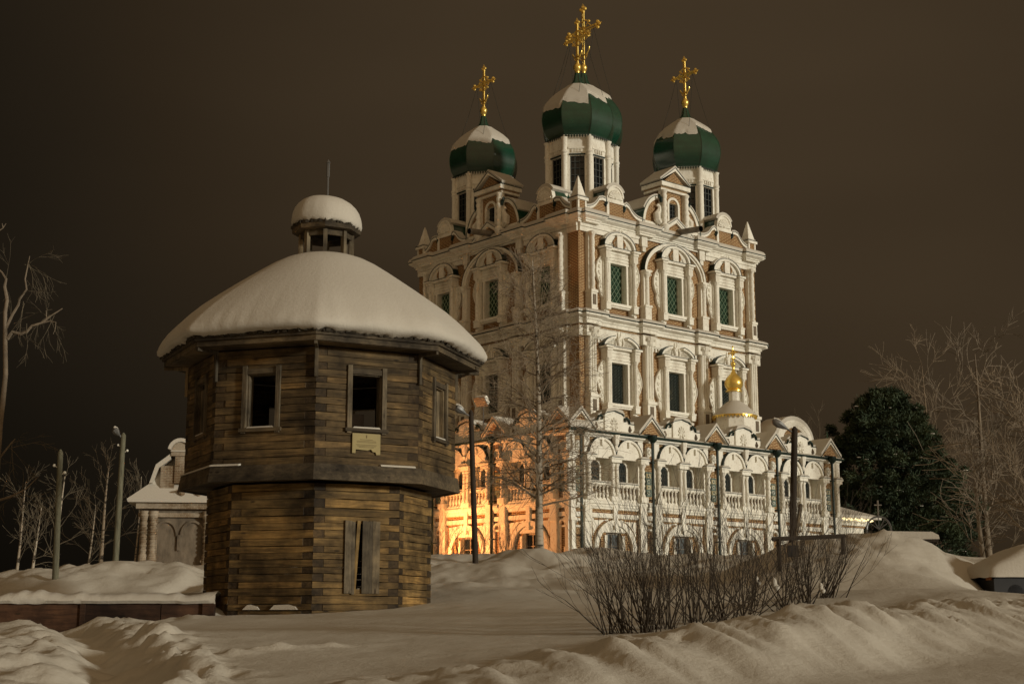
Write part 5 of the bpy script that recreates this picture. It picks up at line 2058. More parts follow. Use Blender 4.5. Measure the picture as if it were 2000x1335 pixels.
# cupola on the roof
ZC = ZTOP + 2.40
RP = .53
cpz0, cpz1 = ZC - .25, ZC + .66
for k in range(8):
    P = corner(RP, k)
    m_ = MB()
    m_.box(-.042, .042, -.05, .05, 0, cpz1 - cpz0)
    lo_ = link('cupola_post', m_.me('cupola_post', ['plank']), wt, (P.x * 1.06, P.y * 1.06, cpz0), math.atan2(P.y, P.x) + PI / 2)
    A, B = corner(RP, k), corner(RP, k + 1)
    m_ = MB()
    vs = [(*(A * 1.1), cpz1 - .12), (*(B * 1.1), cpz1 - .12), (*(B * 1.0), cpz1 - .12), (*(A * 1.0), cpz1 - .12), (*(A * 1.1), cpz1), (*(B * 1.1), cpz1), (*(B * 1.0), cpz1), (*(A * 1.0), cpz1)]
    m_.mesh(vs, [(0, 3, 2, 1), (4, 5, 6, 7), (0, 1, 5, 4), (1, 2, 6, 5), (2, 3, 7, 6), (3, 0, 4, 7)])
    link('cupola_beam', m_.me('cupola_beam', ['plank_x']), wt)
    A, B = corner(1, k), corner(1, k + 1)
    m_ = MB()
    vs = [(*(A * .76), cpz1 + .02), (*(B * .76), cpz1 + .02), (*(B * .4), cpz1 + .01), (*(A * .4), cpz1 + .01), (*(A * .77), cpz1 + .12), (*(B * .77), cpz1 + .12), (*(B * .4), cpz1 + .14), (*(A * .4), cpz1 + .14)]
    m_.mesh(vs, [(0, 3, 2, 1), (4, 5, 6, 7), (0, 1, 5, 4), (1, 2, 6, 5), (2, 3, 7, 6), (3, 0, 4, 7)])
    link('cupola_eave', m_.me('cupola_eave', ['plank_x']), wt)
    q = MB()
    rr = random.Random(50 + k)
    for i in range(9):
        f = (i + .5) / 9
        P0, P1 = A.lerp(B, f - .05) * (.78 + rr.uniform(-.02, .02)), A.lerp(B, f + .05) * (.78 + rr.uniform(-.02, .02))
        zz = cpz1 + .12
        zt_ = zz + rr.uniform(.04, .10)
        q.mesh([(*P0, zz), (*P1, zz), (*(P1 * .9), zz), (*(P0 * .9), zz), (*P0, zt_), (*P1, zt_), (*(P1 * .9), zt_ + .03), (*(P0 * .9), zt_ + .03)],
               [(0, 3, 2, 1), (4, 5, 6, 7), (0, 1, 5, 4), (1, 2, 6, 5), (2, 3, 7, 6), (3, 0, 4, 7)])
    link('shingle_edge', q.me('shingle_edge', ['thatch']), wt)
prof2 = [(.9, .0), (.98, .02), (1.0, .08), (.99, .18), (.965, .28), (.92, .38), (.84, .48), (.72, .57), (.55, .645), (.35, .69), (.15, .70), (.0, .70)]
snow_blanket('cupola_snow', prof2, .78, wt, cpz1 + .16, .5, 9.0, 96, .03, -.06)
m_ = MB()
m_.tube([(0, 0, cpz1 + .3), (0, 0, cpz1 + 1.55)], .022, 6)
m_.tube([(0, 0, cpz1 + 1.36), (0, 0, cpz1 + 1.68)], .036, 6)
m_.lathe([(.055, cpz1 + 1.68), (.0, cpz1 + 1.78)], 6)
link('finial_rod', m_.me('finial_rod', ['steel']), wt)

# ------------------------------------------------------------------ low board wall left of the tower
lw_ = thing('low_wall', 'low red-brown board wall topped with snow, running from the log tower', 'wall', (0, 29.1, 0))
zt0 = 2.0
segs = [(-12.6, -10.35), (-10.33, -8.55), (-8.53, -7.0), (-6.98, -5.95)]
for a_, b_ in segs:
    m_ = MB()
    zt_ = 1.955
    m_.box(a_, b_, -.04, .04, 1.2, zt_ - .0)
    link('board', m_.me('board', ['rust_board']), lw_)
m_ = MB()
n = 140
vs, fs = [], []
for i in range(n + 1):
    x = -12.6 + (6.7) * i / n
    b_ = .08 * mnoise.noise(Vector((x * 1.3, 0, 4))) + .05 * mnoise.noise(Vector((x * 4.1, 2, 4)))
    for y, z in ((-.10, 1.945 - .3 * abs(b_)), (-.15, 2.0 + b_ * .4), (-.11, 2.09 + b_), (.15, 2.16 + b_ * 1.3), (.9, 2.05 + b_)):
        vs.append((x, y + .3 * b_, z))
for i in range(n):
    for k in range(4):
        fs.append((i * 5 + k, (i + 1) * 5 + k, (i + 1) * 5 + k + 1, i * 5 + k + 1))
m_.mesh(vs, fs)
link('snow_cap', m_.me('snow_cap', ['roof_snow'], 60), lw_)
for x in (-10.34, -8.54):
    m_ = MB()
    m_.box(x - .05, x + .05, -.08, .06, 1.2, 1.94)
    link('post', m_.me('post', ['rust_board']), lw_)
m_ = MB()
m_.box(-6.15, -5.93, -.10, .10, 1.25, 1.965)
link('post', m_.me('post', ['rust_board']), lw_)


# ------------------------------------------------------------------ old brick gate chapel far left
CHX, CHY = -15.35, 66.0
ch = thing('chapel', 'small weathered brick chapel with blind arches and a snowy curved gable behind the log tower', 'chapel', (CHX, CHY, -.10), R(8))
cz0 = 3.3
mb = MB()
mb.box(-1.55, 4.4, 0, 4.0, cz0, 7.05)
link('wall', mb.me('wall', ['old_plaster']), ch)
for x in (-1.42, -1.02, 1.38):
    mb = MB()
    prof = [(.20, cz0), (.20, 4.6), (.14, 4.7)]
    for q in range(7):
        z = 4.75 + q * .2
        prof += [(.13, z), (.17, z + .08), (.17, z + .12), (.13, z + .19)]
    prof += [(.15, 6.2), (.24, 6.4), (.2, 6.5), (.24, 6.62)]
    mb.lathe(prof, 9, (x, -.18, 0))
    link('column', mb.me('column', ['old_brick'], 40), ch)
mb = MB()
for x in (-.45, .75):
    o, i = arc(x, 5.5, .56, .72, 0, 180, 14), arc(x, 5.5, .46, .62, 0, 180, 14)
    band(mb, o, i, -.08, .03)
mb.box(.08, .22, -.10, .03, 4.85, 5.55)
link('blind_arch', mb.me('blind_arch', ['old_plaster']), ch)
mb = MB()
mb.box(-1.7, 4.5, -.16, .03, 6.35, 6.55)
mb.box(-1.8, 4.6, -.30, .03, 6.72, 7.06)
mb.box(1.6, 2.9, -.10, .03, cz0, 6.35)
mb.box(1.15, 2.9, -.28, .03, 4.3, 4.42)
mb.box(1.3, 2.9, -.22, .03, cz0, 4.3)
mb.box(-1.6, -.82, -.07, .03, cz0, 6.4)
link('trim', mb.me('trim', ['old_brick']), ch)
mb = MB()
rings = [[(-2.15, -.5, 7.0), (4.9, -.5, 7.0), (4.9, 4.3, 7.0), (-2.15, 4.3, 7.0)],
         [(-2.2, -.52, 7.14), (4.95, -.52, 7.14), (4.95, 4.35, 7.14), (-2.2, 4.35, 7.14)],
         [(-1.35, .1, 7.85), (4.2, .1, 7.85), (4.2, 3.7, 7.85), (-1.35, 3.7, 7.85)],
         [(-.85, .45, 8.75), (3.7, .45, 8.75), (3.7, 3.4, 8.75), (-.85, 3.4, 8.75)],
         [(-.35, .7, 9.5), (3.2, .7, 9.4), (3.2, 3.0, 9.4), (-.35, 3.0, 9.5)]]
vs = [p for r in rings for p in r]
fs = [(3, 2, 1, 0), (16, 17, 18, 19)]
for k in range(4):
    for i in range(4):
        fs.append((k * 4 + i, k * 4 + (i + 1) % 4, k * 4 + 4 + (i + 1) % 4, k * 4 + 4 + i))
mb.mesh(vs, fs)
link('roof', mb.me('roof', ['roof_snow']), ch)
mb = MB()
mb.box(-.35, .28, -.05, 1.2, 7.6, 8.7)
mb.box(.28, .75, -.12, 1.2, 7.9, 9.15)
mb.box(.75, 1.3, -.05, 1.2, 7.6, 8.6)
mb.box(.1, .92, -.2, 1.2, 9.15, 9.35)
mb.prism([(.12, 9.35), (.9, 9.35)] + arc(.51, 9.35, .42, .45, 0, 180, 12), -.12, 1.0)
link('gable', mb.me('gable', ['old_brick']), ch, (-.45, 0, 0))
mb = MB()
o, i = arc(.51, 9.38, .58, .60, 10, 170, 14), arc(.51, 9.35, .43, .46, 10, 170, 14)
band(mb, o, i, -.2, 1.6)
for s in (-1, 1):
    pts = [(.51 + s * .42, 9.0), (.51 + s * .95, 8.6), (.51 + s * 1.2, 7.9), (.51 + s * 1.34, 7.9), (.51 + s * 1.08, 8.75), (.51 + s * .45, 9.25)]
    for q in ((0, 1, 4, 5), (1, 2, 3, 4)):
        pp = [pts[k] for k in q]
        mb.prism(pp if s < 0 else pp[::-1], -.15, 1.4)
mb.box(.08, .95, -.25, .0, 9.352, 9.40)
link('gable_snow', mb.me('gable_snow', ['roof_snow'], 40), ch, (-.45, 0, 0))
for x in (.2, .95):
    mb = MB()
    mb.lathe([(.03, 7.2), (.14, 7.35), (.16, 7.5)], 8, (x, -.3, 0))
    mb.box(x - .22, x + .22, -.5, -.1, 7.5, 7.58)
    link('console', mb.me('console', ['old_brick']), ch)
mb = MB()
mb.tube([(2.0, -.35, 7.0), (2.0, -.35, 5.5), (1.92, -.4, 5.45), (1.85, -.3, cz0)], .075, 7)
link('downpipe', mb.me('downpipe', ['spout'], 40), ch)


# ------------------------------------------------------------------ poles and street lamps
def px_at(px, py, Y):
    c, s = math.cos(PITCH), math.sin(PITCH)
    fx, fy = (px - 1000.0), (667.5 - py)
    d = Vector((fx, 2803 * c - fy * s, 2803 * s + fy * c))
    return Vector((0, 0, CAMZ)) + d * (Y / d.y)


def pole(name, label, top, bot, Y, r, mat, lamp=None, group=None, insul=True):
    t_, b_ = px_at(*top, Y), px_at(*bot, Y)
    zg = min(gzs(b_.x, b_.y) - .15, b_.z)
    root = thing(name, label, 'street lamp' if lamp else 'pole', (b_.x, b_.y, zg), 0, group)
    m_ = MB()
    O_ = Vector((b_.x, b_.y, zg))
    d = (t_ - b_) / max(.1, (t_.z - b_.z))
    m_.tube([(b_ + d * (zg - b_.z)) - O_, (b_ + t_) / 2 - O_, t_ - O_], [r * 1.15, r * 1.05, r * .95], 10)
    m_.lathe([(r * .95, 0), (r * .3, .1)], 10, tuple(t_ - O_))
    link('post', m_.me('post', [mat], 40), root)
    if lamp:
        dx, dz, yaw = lamp
        a_ = t_ - O_ + Vector((0, 0, -.15))
        m_ = MB()
        e = a_ + Vector((dx * .55, -.1, dz * .55))
        m_.tube([a_, e], .03, 6)
        link('arm', m_.me('arm', ['steel']), root)
        m_ = MB()
        f_ = a_ + Vector((dx * 1.25, -.2, dz * 1.2))
        dirv = (f_ - e)
        m_.tube([e - dirv * .15, e + dirv * .15, e + dirv * .5, e + dirv * .85, e + dirv], [.04, .09, .14, .12, .04], 8)
        link('lamp_head', m_.me('lamp_head', ['steel'], 40), root)
        m_ = MB()
        vs = []
        pts = [e + dirv * f for f in (0.05, .3, .6, .9)]
        m_.tube([p + Vector((0, 0, .09)) for p in pts], [.03, .07, .08, .04], 8)
        link('snow_cap', m_.me('snow_cap', ['roof_snow'], 50), root)
    if insul:
        m_ = MB()
        for s in (-1, 1):
            p = t_ - O_ + Vector((s * (r + .07), 0, -.45 - .1 * s))
            m_.ball(tuple(p), .045, 0, 6, 4)
            m_.tube([tuple(p), tuple(p - Vector((s * .1, 0, .06)))], .012, 4)
        link('insulator', m_.me('insulator', ['white']), root)
    return root


pole('street_lamp', 'dark wooden pole with street lamp between the log tower and the cathedral', (920, 806), (929, 1110), 47, .085, 'pole', (-.42, .28, 0), 'unlit street lamps on poles', False)
sl = pole('street_lamp', 'leaning dark pole with street lamp in front of the right end of the cathedral', (1552, 838), (1548, 1065), 48, .11, 'pole', (-.62, .36, 0), 'unlit street lamps on poles', True)
m_ = MB()
b_ = px_at(1548, 1065, 48)
t_ = px_at(1564, 985, 48.3)
m_.tube([px_at(1552, 1062, 47.7) - Vector(sl.location), t_ - Vector(sl.location)], .075, 7)
link('prop', m_.me('prop', ['plank'], 40), sl)
pole('street_lamp', 'slanting grey pole with a snow-capped street lamp beside the chapel', (241, 850), (226, 1090), 52, .10, 'pole_lit', (-.26, .32, 0), 'unlit street lamps on poles', True)
pole('pole', 'bare pointed grey-green pole standing in the snow heap on the left', (118, 884), (108, 1126), 40, .08, 'pole_lit', None, None, True)

# wall floodlight (off) at the foot of the tower
pf = loc_ch(2.6, 6.6)
wf_ = thing('roof_floodlight', 'unlit grey box floodlight on a bracket above the left gallery roof', 'floodlight', (*px_at(941, 782, 63.5),))
m_ = MB()
m_.T = Matrix.Rotation(R(-35), 4, 'Z') @ Matrix.Rotation(R(35), 4, 'X')
m_.box(-.28, .28, -.10, .14, -.2, .2)
m_.box(-.31, .31, -.13, -.1, -.23, .23, 1)
m_.T = None
link('housing', m_.me('housing', ['white', 'steel']), wf_)
m_ = MB()
m_.tube([(.05, .1, -.1), (.08, .25, -1.2)], .03, 6)
link('bracket', m_.me('bracket', ['steel']), wf_)


# ------------------------------------------------------------------ plants
def grow(mb, p, d, L, r, depth, rng, spread, droop, kids, sides=4, mat=0, up=0.0, wig=.18, seglen=4, minr=.004, ratio=.62):
    """recursive bare branch"""
    pts, rads = [Vector(p)], [r]
    q = Vector(p)
    dd = Vector(d).normalized()
    for k in range(seglen):
        dd = (dd + Vector((rng.gauss(0, wig), rng.gauss(0, wig), rng.gauss(0, wig) + up - droop)) * .5).normalized()
        q = q + dd * (L / seglen)
        pts.append(q.copy())
        rads.append(max(minr * .8, r * (1 - .62 * (k + 1) / seglen)))
    mb.tube(pts, rads, sides if depth > 1 else 3, mat, False)
    if depth <= 0:
        return
    for k in range(kids):
        f = rng.uniform(.25, 1.0) if k < kids - 1 else 1.0
        i = min(int(f * seglen), seglen - 1)
        g = f * seglen - i
        pos = pts[i].lerp(pts[i + 1], min(1, g))
        base = (pts[i + 1] - pts[i]).normalized()
        side = Vector((rng.gauss(0, 1), rng.gauss(0, 1), rng.gauss(0, 1)))
        side = (side - base * side.dot(base)).normalized()
        nd = (base + side * spread * rng.uniform(.5, 1.2)).normalized()
        rr = max(minr, rads[i] * .6)
        grow(mb, pos, nd, L * rng.uniform(ratio - .12, ratio + .1), rr, depth - 1, rng, spread, droop, kids, sides, mat, up, wig, max(2, seglen - 1), minr, ratio)


def bare_tree(name, label, base, H, r, seed, lean=(0, 0), mat_t='birch', mat_b='branch', kids=4, nb=22, start=.3, depth=2, droop=.03, spread=.9, group=None, blen=.33, tip=1.0, cat='tree', minr=.006, up0=.75, wig=.18):
    rng = random.Random(seed)
    root = thing(name, label, cat, base, 0, group)
    m_ = MB()
    n = 14
    pts, rads = [], []
    for k in range(n + 1):
        f = k / n
        pts.append(Vector((lean[0] * f + .05 * H * .12 * math.sin(f * 5 + seed), lean[1] * f, -.3 + (H + .3) * f)))
        rads.append(r * (1 - .9 * f ** .8) + .008)
    m_.tube(pts, rads, 9, 0)
    link('trunk', m_.me('trunk', [mat_t], 50), root)
    m_ = MB()
    for k in range(nb):
        f = start + (tip - start) * (k + rng.random()) / nb
        i = min(n - 1, int(f * n))
        p = pts[i].lerp(pts[i + 1], f * n - i)
        a = rng.uniform(0, 2 * PI)
        el = rng.uniform(.2, .9) * up0 + .35 * f
        d = Vector((math.cos(a) * math.cos(el), math.sin(a) * math.cos(el), math.sin(el)))
        L_ = H * blen * (1.15 - .75 * f) * rng.uniform(.7, 1.15)
        grow(m_, p, d, L_, max(minr * 1.5, rads[i] * .30), depth, rng, spread, droop, kids, 4, 0, .02, wig, 4, minr)
    link('branches', m_.me('branches', [mat_b]), root)
    return root


# the birch in front of the left gallery
bp = px_at(1057, 1095, 50)
bare_tree('birch_tree', 'bare birch with dark-flecked white trunk in front of the cathedral', (bp.x, bp.y, gzs(bp.x, bp.y)), 10.3, .16, 5, (-.25, 0), 'birch', 'mid_branch', 6, 105, .16, 2, .07, .95, None, .20, .97, 'tree', .0065, .6, .28)
# big tree leaning in on the left edge
bp = px_at(-20, 1120, 38)
r_ = thing('bare_tree', 'crooked bare tree with pale lit branches at the far left edge', 'tree', (bp.x, bp.y, gzs(bp.x, bp.y)))
O_ = Vector(r_.location)


def limb(pix, Y, r0, r1, mb, n=6):
    P = [px_at(x, y, Y) - O_ for x, y in pix]
    rr = [r0 + (r1 - r0) * i / (len(P) - 1) for i in range(len(P))]
    mb.tube(P, rr, n, 0)


m_ = MB()
limb([(-20, 1120), (-10, 980), (0, 830), (6, 780), (11, 730), (10, 660), (10, 610), (14, 585)], 38, .085, .05, m_, 9)
link('trunk', m_.me('trunk', ['frost_branch'], 50), r_)
m_ = MB()
limb([(14, 662), (24, 648), (40, 652), (52, 648), (62, 636), (82, 630), (100, 616), (113, 608), (122, 602)], 38, .055, .012, m_)
limb([(82, 630), (96, 627), (109, 629), (108, 642), (104, 652)], 38, .022, .006, m_, 4)
limb([(91, 622), (90, 606), (102, 604)], 38, .018, .006, m_, 4)
limb([(12, 640), (24, 615), (36, 595), (38, 585), (52, 565), (49, 545), (55, 515), (58, 500)], 38, .045, .010, m_)
limb([(14, 585), (9, 560), (12, 545), (4, 532), (-8, 520)], 38, .05, .015, m_)
limb([(-8, 520), (-16, 480), (-20, 452), (-4, 452), (6, 445), (12, 436)], 38, .04, .008, m_, 4)
limb([(6, 445), (4, 436)], 38, .02, .006, m_, 4)
link('branches', m_.me('branches', ['frost_branch']), r_)
m_ = MB()
limb([(-10, 905), (10, 880), (22, 865), (30, 856)], 38, .035, .008, m_, 4)
link('branch', m_.me('branch', ['frost_branch']), r_)
m_ = MB()
limb([(-15, 980), (20, 970), (50, 955), (75, 930)], 38, .04, .008, m_, 4)
link('branch', m_.me('branch', ['frost_branch']), r_)
m_ = MB()
rng = random.Random(3)
for k in range(26):
    x, y = rng.choice([(100, 616), (60, 636), (40, 590), (55, 520), (8, 545), (40, 965), (20, 870), (110, 630)])
    p = px_at(x + rng.uniform(-8, 8), y + rng.uniform(-5, 5), 38) - O_
    m_ = MB()
    grow(m_, p, (rng.gauss(0, .5), rng.gauss(0, .3), -.2 + rng.gauss(0, .5)), .7, .009, 2, rng, .7, .18, 3, 3, 0, 0, .2, 4, .004)
    link('twig', m_.me('twig', ['dim_branch']), r_)
# thin trees on the left behind the heap
for i, (x, y0, y1, Y, r) in enumerate(((195, 900, 1088, 62, .10), (105, 930, 1115, 58, .10), (62, 990, 1120, 56, .07), (172, 985, 1090, 64, .06), (262, 930, 1085, 75, .06), (30, 940, 1130, 60, .07))):
    b_, t_ = px_at(x, y1, Y), px_at(x + 8, y0, Y)
    zg = gzs(b_.x, b_.y)
    lab = ['slender bare birch beside the slanting lamp pole', 'bare birch right behind the pointed grey-green pole', 'thin bare sapling left of the pointed pole', 'thin bare sapling between the birch and the pointed pole', 'thin bare sapling just left of the chapel', 'thin bare tree at the left edge below the crooked tree'][i]
    bare_tree('birch_tree', lab, (b_.x, b_.y, zg), t_.z - zg, r, 20 + i, (.2, 0), 'birch', 'dim_branch', 3, 14, .2, 2, .0, .6, 'thin birches on the left', .34, 1.0, 'tree', .008, 1.2)
# bare trees on the right
for i, (x, y0, y1, Y, r, mt, nb, kd, ml) in enumerate(((1922, 870, 1085, 72, .15, 'frost_branch', 22, 4, .34), (1935, 690, 1085, 92, .30, 'frost_branch', 20, 4, .36), (2040, 760, 1100, 70, .22, 'mid_branch', 22, 5, .44), (1830, 720, 1085, 130, .24, 'mid_branch', 24, 5, .32))):
    b_, t_ = px_at(x, y1, Y), px_at(x - 10, y0, Y)
    zg = gzs(b_.x, b_.y)
    lab = ['frosty pale bare tree beside the snow-covered car', 'tall crooked bare tree behind the frosty pale one', 'bare tree whose dark branches reach in over the snow-covered car', 'faint bare tree far behind the big pine'][i]
    bare_tree('bare_tree', lab, (b_.x, b_.y, zg), t_.z - zg, r, 40 + i, (-.3, 0), mt, mt, kd, nb, .12, 2, -.01, .8, 'bare trees on the right', ml, 1.0, 'tree', .017, 1.0, .3)
for i, (x, y0, Y) in enumerate(((1608, 800, 120), (1574, 815, 125))):
    b_, t_ = px_at(x, 1085, Y), px_at(x, y0, Y)
    zg = gzs(b_.x, b_.y)
    bare_tree('bare_tree', ['thin bare treetop beside the big pine', 'thin bare treetop above the end of the gallery parapet'][i], (b_.x, b_.y, zg), t_.z - zg, .1, 60 + i, (0, 0), 'branch', 'branch', 3, 16, .4, 1, 0, .6, 'bare trees on the right', .18, 1.0, 'tree', .012, 1.2)


# big pine
def pine(base, H, W, seed):
    root = thing('pine_tree', 'huge dense dark green pine with snow flecks behind the annex', 'tree', base)
    rng = np.random.RandomState(seed)
    m_ = MB()
    m_.tube([(0, 0, -.3), (.1, 0, H * .5), (0, .1, H * .93)], [.38, .25, .04], 9)
    rg = random.Random(seed)
    link('trunk', m_.me('trunk', ['pole'], 50), root)
    # outline half-width against height, clumps on limbs
    cl = []
    for k in range(640):
        f = rng.uniform(.02, 1.0) ** .9
        half = W * .5 * float(np.interp(f, [0, .15, .4, .6, .8, .92, 1.0], [.86, 1.0, .96, .86, .62, .38, .10]))
        a = rng.uniform(0, 2 * PI)
        half *= .97 + .24 * mnoise.noise(Vector((math.cos(a) * 1.7, math.sin(a) * 1.7, f * 5.5 + seed)))
        rr = half * (rng.uniform(.25, 1.0) ** .45)
        cl.append((rr * math.cos(a), rr * math.sin(a), H * (.03 + .95 * f), rng.uniform(.45, .85) * (1 - .35 * f)))
        if k % 2 == 0:
            q = rng.uniform(.1, .8)
            cl.append((half * q * math.cos(a + 1), half * q * math.sin(a + 1), H * (.03 + .93 * f), rng.uniform(.6, .95) * (1 - .3 * f)))
    V, Fq = [], []
    nleaf = 130
    for (x, y, z, s) in cl:
        p = rng.normal(size=(nleaf, 3))
        p = p / np.linalg.norm(p, axis=1)[:, None] * (rng.rand(nleaf, 1) ** .5) * s * np.array([1, 1, .62]) + np.array([x, y, z])
        d = rng.normal(size=(nleaf, 3)) + np.array([x, y, 1.2]) * .35
        d /= np.linalg.norm(d, axis=1)[:, None]
        e = np.cross(d, rng.normal(size=(nleaf, 3)))
        e /= np.linalg.norm(e, axis=1)[:, None]
        l_ = rng.uniform(.14, .30, (nleaf, 1))
        w_ = rng.uniform(.025, .055, (nleaf, 1))
        b0 = len(V) * 0
        V.append(np.stack([p - e * w_, p + e * w_, p + d * l_ + e * w_ * .3, p + d * l_ - e * w_ * .3], 1))
    V = np.concatenate(V).reshape(-1, 3)
    F_ = np.arange(len(V)).reshape(-1, 4)
    me = bpy.data.meshes.new('crown')
    me.from_pydata(V.tolist(), [], F_.tolist())
    me.materials.append(M['needles'])
    link('crown', me, root)
    s_ = MB()
    for k in range(90):
        x, y, z, s = cl[rng.randint(len(cl))]
        if y > .5:
            continue
        a, b = rng.uniform(-s, s), rng.uniform(-s, s) * .5
        s_.ball((x * 1.02 + a * .6, y * 1.02 - s * .4, z + b + s * .3), rng.uniform(.04, .09), 0, 5, 3, (2.2, 1, .45))
    link('snow_flecks', s_.me('snow_flecks', ['snow']), root, kind='stuff')
    return root


bp = px_at(1742, 1078, 92)
pine((bp.x, bp.y, gzs(bp.x, bp.y)), 12.7, 10.8, 2)
bp = px_at(1800, 1085, 80)


# willow-like bushes behind the ploughed bank
def bush(label, base, H, W, n, seed, group, mat='twig', lean=0.0, name='bush'):
    rng = random.Random(seed)
    root = thing(name, label, 'bush', base, 0, group)
    m_ = MB()
    for k in range(int(n * 1.05)):
        a = rng.uniform(0, 2 * PI)
        t_ = abs(rng.gauss(0, .60))
        d = Vector((math.cos(a) * math.sin(t_) + lean, math.sin(a) * math.sin(t_) * .8, math.cos(t_)))
        p = (rng.gauss(0, W * .12), rng.gauss(0, W * .10), -.08)
        L_ = H * rng.uniform(.6, 1.08)
        grow(m_, p, d, L_ * .80, rng.uniform(.005, .012), 2, rng, .36, -.04, 3, 4, 0, .08, .14, 6, .0024, .60)
    link('stems', m_.me('stems', [mat]), root)
    return root


specs = [(1215, 1236, 18.2, 1.12, .9, 26, 'spreading bare bush at the left end of the row behind the snow bank', -.36),
         (1262, 1226, 18.0, 1.30, .7, 26, 'dense upright bare bush next to the spreading end bush', -.08),
         (1300, 1216, 18.6, 1.42, .7, 24, 'tall bare bush before the cathedral arches', .0),
         (1352, 1207, 19.2, 1.45, .8, 26, 'tall bare bush in the middle of the row', .02),
         (1408, 1200, 19.8, 1.35, .7, 22, 'bare bush holding a small clump of snow', .0),
         (1452, 1192, 20.5, 1.30, .7, 20, 'bare bush before the leaning lamp pole', .03),
         (1530, 1180, 21.5, 1.38, .7, 22, 'bare bush left of the wooden rail', .0),
         (1570, 1172, 22.2, 1.36, .7, 22, 'bare bush in front of the wooden rail', .06),
         (1612, 1160, 23.0, 1.28, .8, 24, 'low bare bush leaning right at the end of the row', .32),
         (1470, 1185, 22.5, 1.2, .8, 18, 'thin bare bush set back between the row and the rail', .0)]
for i, (x, y, Y, H, W, n, lab, ln) in enumerate(specs):
    b_ = px_at(x, y, Y)
    bush(lab, (b_.x, b_.y, gzs(b_.x, b_.y)), H * 1.02, W, n, 70 + i, 'bare bushes behind the snow bank', 'twig', ln)
for i, (x, Y, H) in enumerate(((860, 57.5, 1.55), (893, 58.5, 1.25), (940, 58.0, 1.15), (984, 59.5, 1.35), (1003, 59, 1.1))):
    b_ = px_at(x, 1105, Y)
    bush(['bare bush against the brightest orange lit arch', 'short bare bush beside the brightest orange bush', 'low bare bush at the foot of the lamp pole', 'bare bush under the second orange lit arch', 'small bare bush beside the birch'][i],
         (b_.x, b_.y, gzs(b_.x, b_.y)), H, .7, 22, 90 + i, 'bushes at the foot of the orange lit wall', 'branch')
# snow clumps caught in the bushes
SNL = ['tall clump of snow caught in the twigs before the lamp pole', 'round clump of snow caught in the bush by the rail', 'small clump of snow in the bush left of the tall snow clump']
for i, (x, y, Y, s) in enumerate(((1512, 1138, 20.6, .06), (1603, 1145, 22.0, .05), (1478, 1130, 20.4, .035))):
    p = px_at(x, y, Y)
    m_ = MB()
    m_.ball((0, 0, 0), s, 0, 8, 6, (.7, .7, 1.3))
    m_.ball((.03, 0, -.06), s * .8, 0, 8, 6)
    tag(link('snow_clump', m_.me('snow_clump', ['snow'], 80), None, tuple(p)), SNL[i], 'snow', 'snow clumps in the bushes')

# wooden rail frame behind the bushes
rp = px_at(1518, 1052, 33)
rf = thing('rail_frame', 'dark wooden rail on posts with a hanging box behind the bushes', 'rail', (rp.x, rp.y, 0))
rq = px_at(1650, 1046, 33.6)
m_ = MB()
A, B = Vector((0, 0, rp.z)), Vector((rq.x - rp.x, rq.y - rp.y, rq.z))
m_.tube([A - Vector((.12, 0, 0)), B], .05, 4)
link('beam', m_.me('beam', ['pole']), rf)
for f in (.02, .97):
    m_ = MB()
    p = A.lerp(B, f)
    m_.tube([p, (p.x, p.y, gzs(rp.x + p.x, rp.y + p.y) - .3)], .05, 4)
    link('post', m_.me('post', ['pole']), rf)
m_ = MB()
p = A.lerp(B, .22)
m_.box(p.x - .12, p.x + .12, p.y - .08, p.y + .08, p.z - .42, p.z - .16)
m_.tube([(p.x, p.y, p.z), (p.x, p.y, p.z - .2)], .015, 4)
link('box', m_.me('box', ['black']), rf)

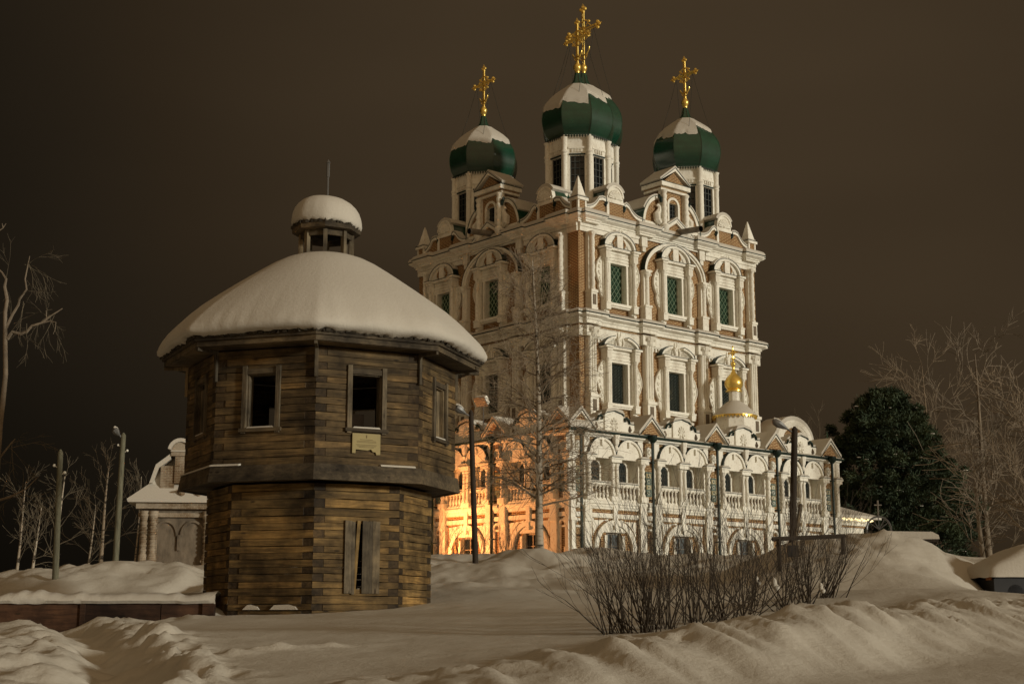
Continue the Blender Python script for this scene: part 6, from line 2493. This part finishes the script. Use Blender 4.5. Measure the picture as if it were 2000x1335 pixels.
# small shed whose snowy roof shows over the heap
sp = px_at(1772, 1040, 44)
sh = thing('shed', 'small shed with flat snow-laden roof peeping over the right snow heap', 'shed', (sp.x, sp.y, 0), R(-8))
m_ = MB()
m_.box(-1.1, .75, 0, 1.6, 2.4, sp.z - .28)
link('wall', m_.me('wall', ['plank']), sh)
m_ = MB()
m_.box(-1.25, .9, -.15, 1.75, sp.z - .28, sp.z - .2)
link('roof', m_.me('roof', ['pole']), sh)
m_ = MB()
m_.prism([(-1.27, sp.z - .2), (.92, sp.z - .2), (.9, sp.z - .08), (.72, sp.z + .02), (-.6, sp.z + .05), (-1.2, sp.z - .03)], -.17, 1.77)
link('roof_snow', m_.me('roof_snow', ['roof_snow'], 40), sh)

# car buried in snow at the right edge
cp_ = px_at(2012, 1125, 34)
cz_ = gzs(cp_.x, cp_.y)
car = thing('car', 'parked dark car almost buried under a thick blanket of snow', 'car', (cp_.x, cp_.y, 1.92), R(6))
m_ = MB()
m_.prism([(-1.25, .18), (1.9, .18), (1.95, .6), (1.7, .85), (-.9, .85), (-1.25, .62)], -.8, .8)
m_.prism([(-.75, .84), (1.5, .84), (1.1, 1.3), (-.35, 1.3)], -.68, .68)
link('body', m_.me('body', ['black']), car)
for x in (-.75, 1.2):
    for y in (-.8, .62):
        m_ = MB()
        m_.T = Matrix.Translation((x, y, .3)) @ Matrix.Rotation(-PI / 2, 4, 'X')
        m_.lathe([(.2, 0), (.31, .02), (.31, .16), (.2, .18)], 14)
        link('wheel', m_.me('wheel', ['black'], 40), car)
for y in (-.62, .5):
    m_ = MB()
    m_.box(-1.28, -1.24, y - .06, y + .18, .6, .74)
    link('headlight', m_.me('headlight', ['paint_red']), car)
m_ = MB()
n1, n2 = 40, 18
vs, fs = [], []
for i in range(n1 + 1):
    for j in range(n2 + 1):
        a, b = -1 + 2 * i / n1, -1 + 2 * j / n2
        e = max(0.0, 1 - a ** 6) ** .5 * max(0.0, 1 - b ** 6) ** .5
        x = .33 + a * 1.72
        z = .80 + e * (.28 + .38 * math.exp(-((x - .45) / 1.15) ** 4)) + .04 * mnoise.noise(Vector((x * 2, b * 2, 3))) - .14 * (1 - e)
        vs.append((x, b * .9, z))
for i in range(n1):
    for j in range(n2):
        fs.append((i * (n2 + 1) + j, (i + 1) * (n2 + 1) + j, (i + 1) * (n2 + 1) + j + 1, i * (n2 + 1) + j + 1))
m_.mesh(vs, fs)
link('snow_cap', m_.me('snow_cap', ['roof_snow'], 80), car)
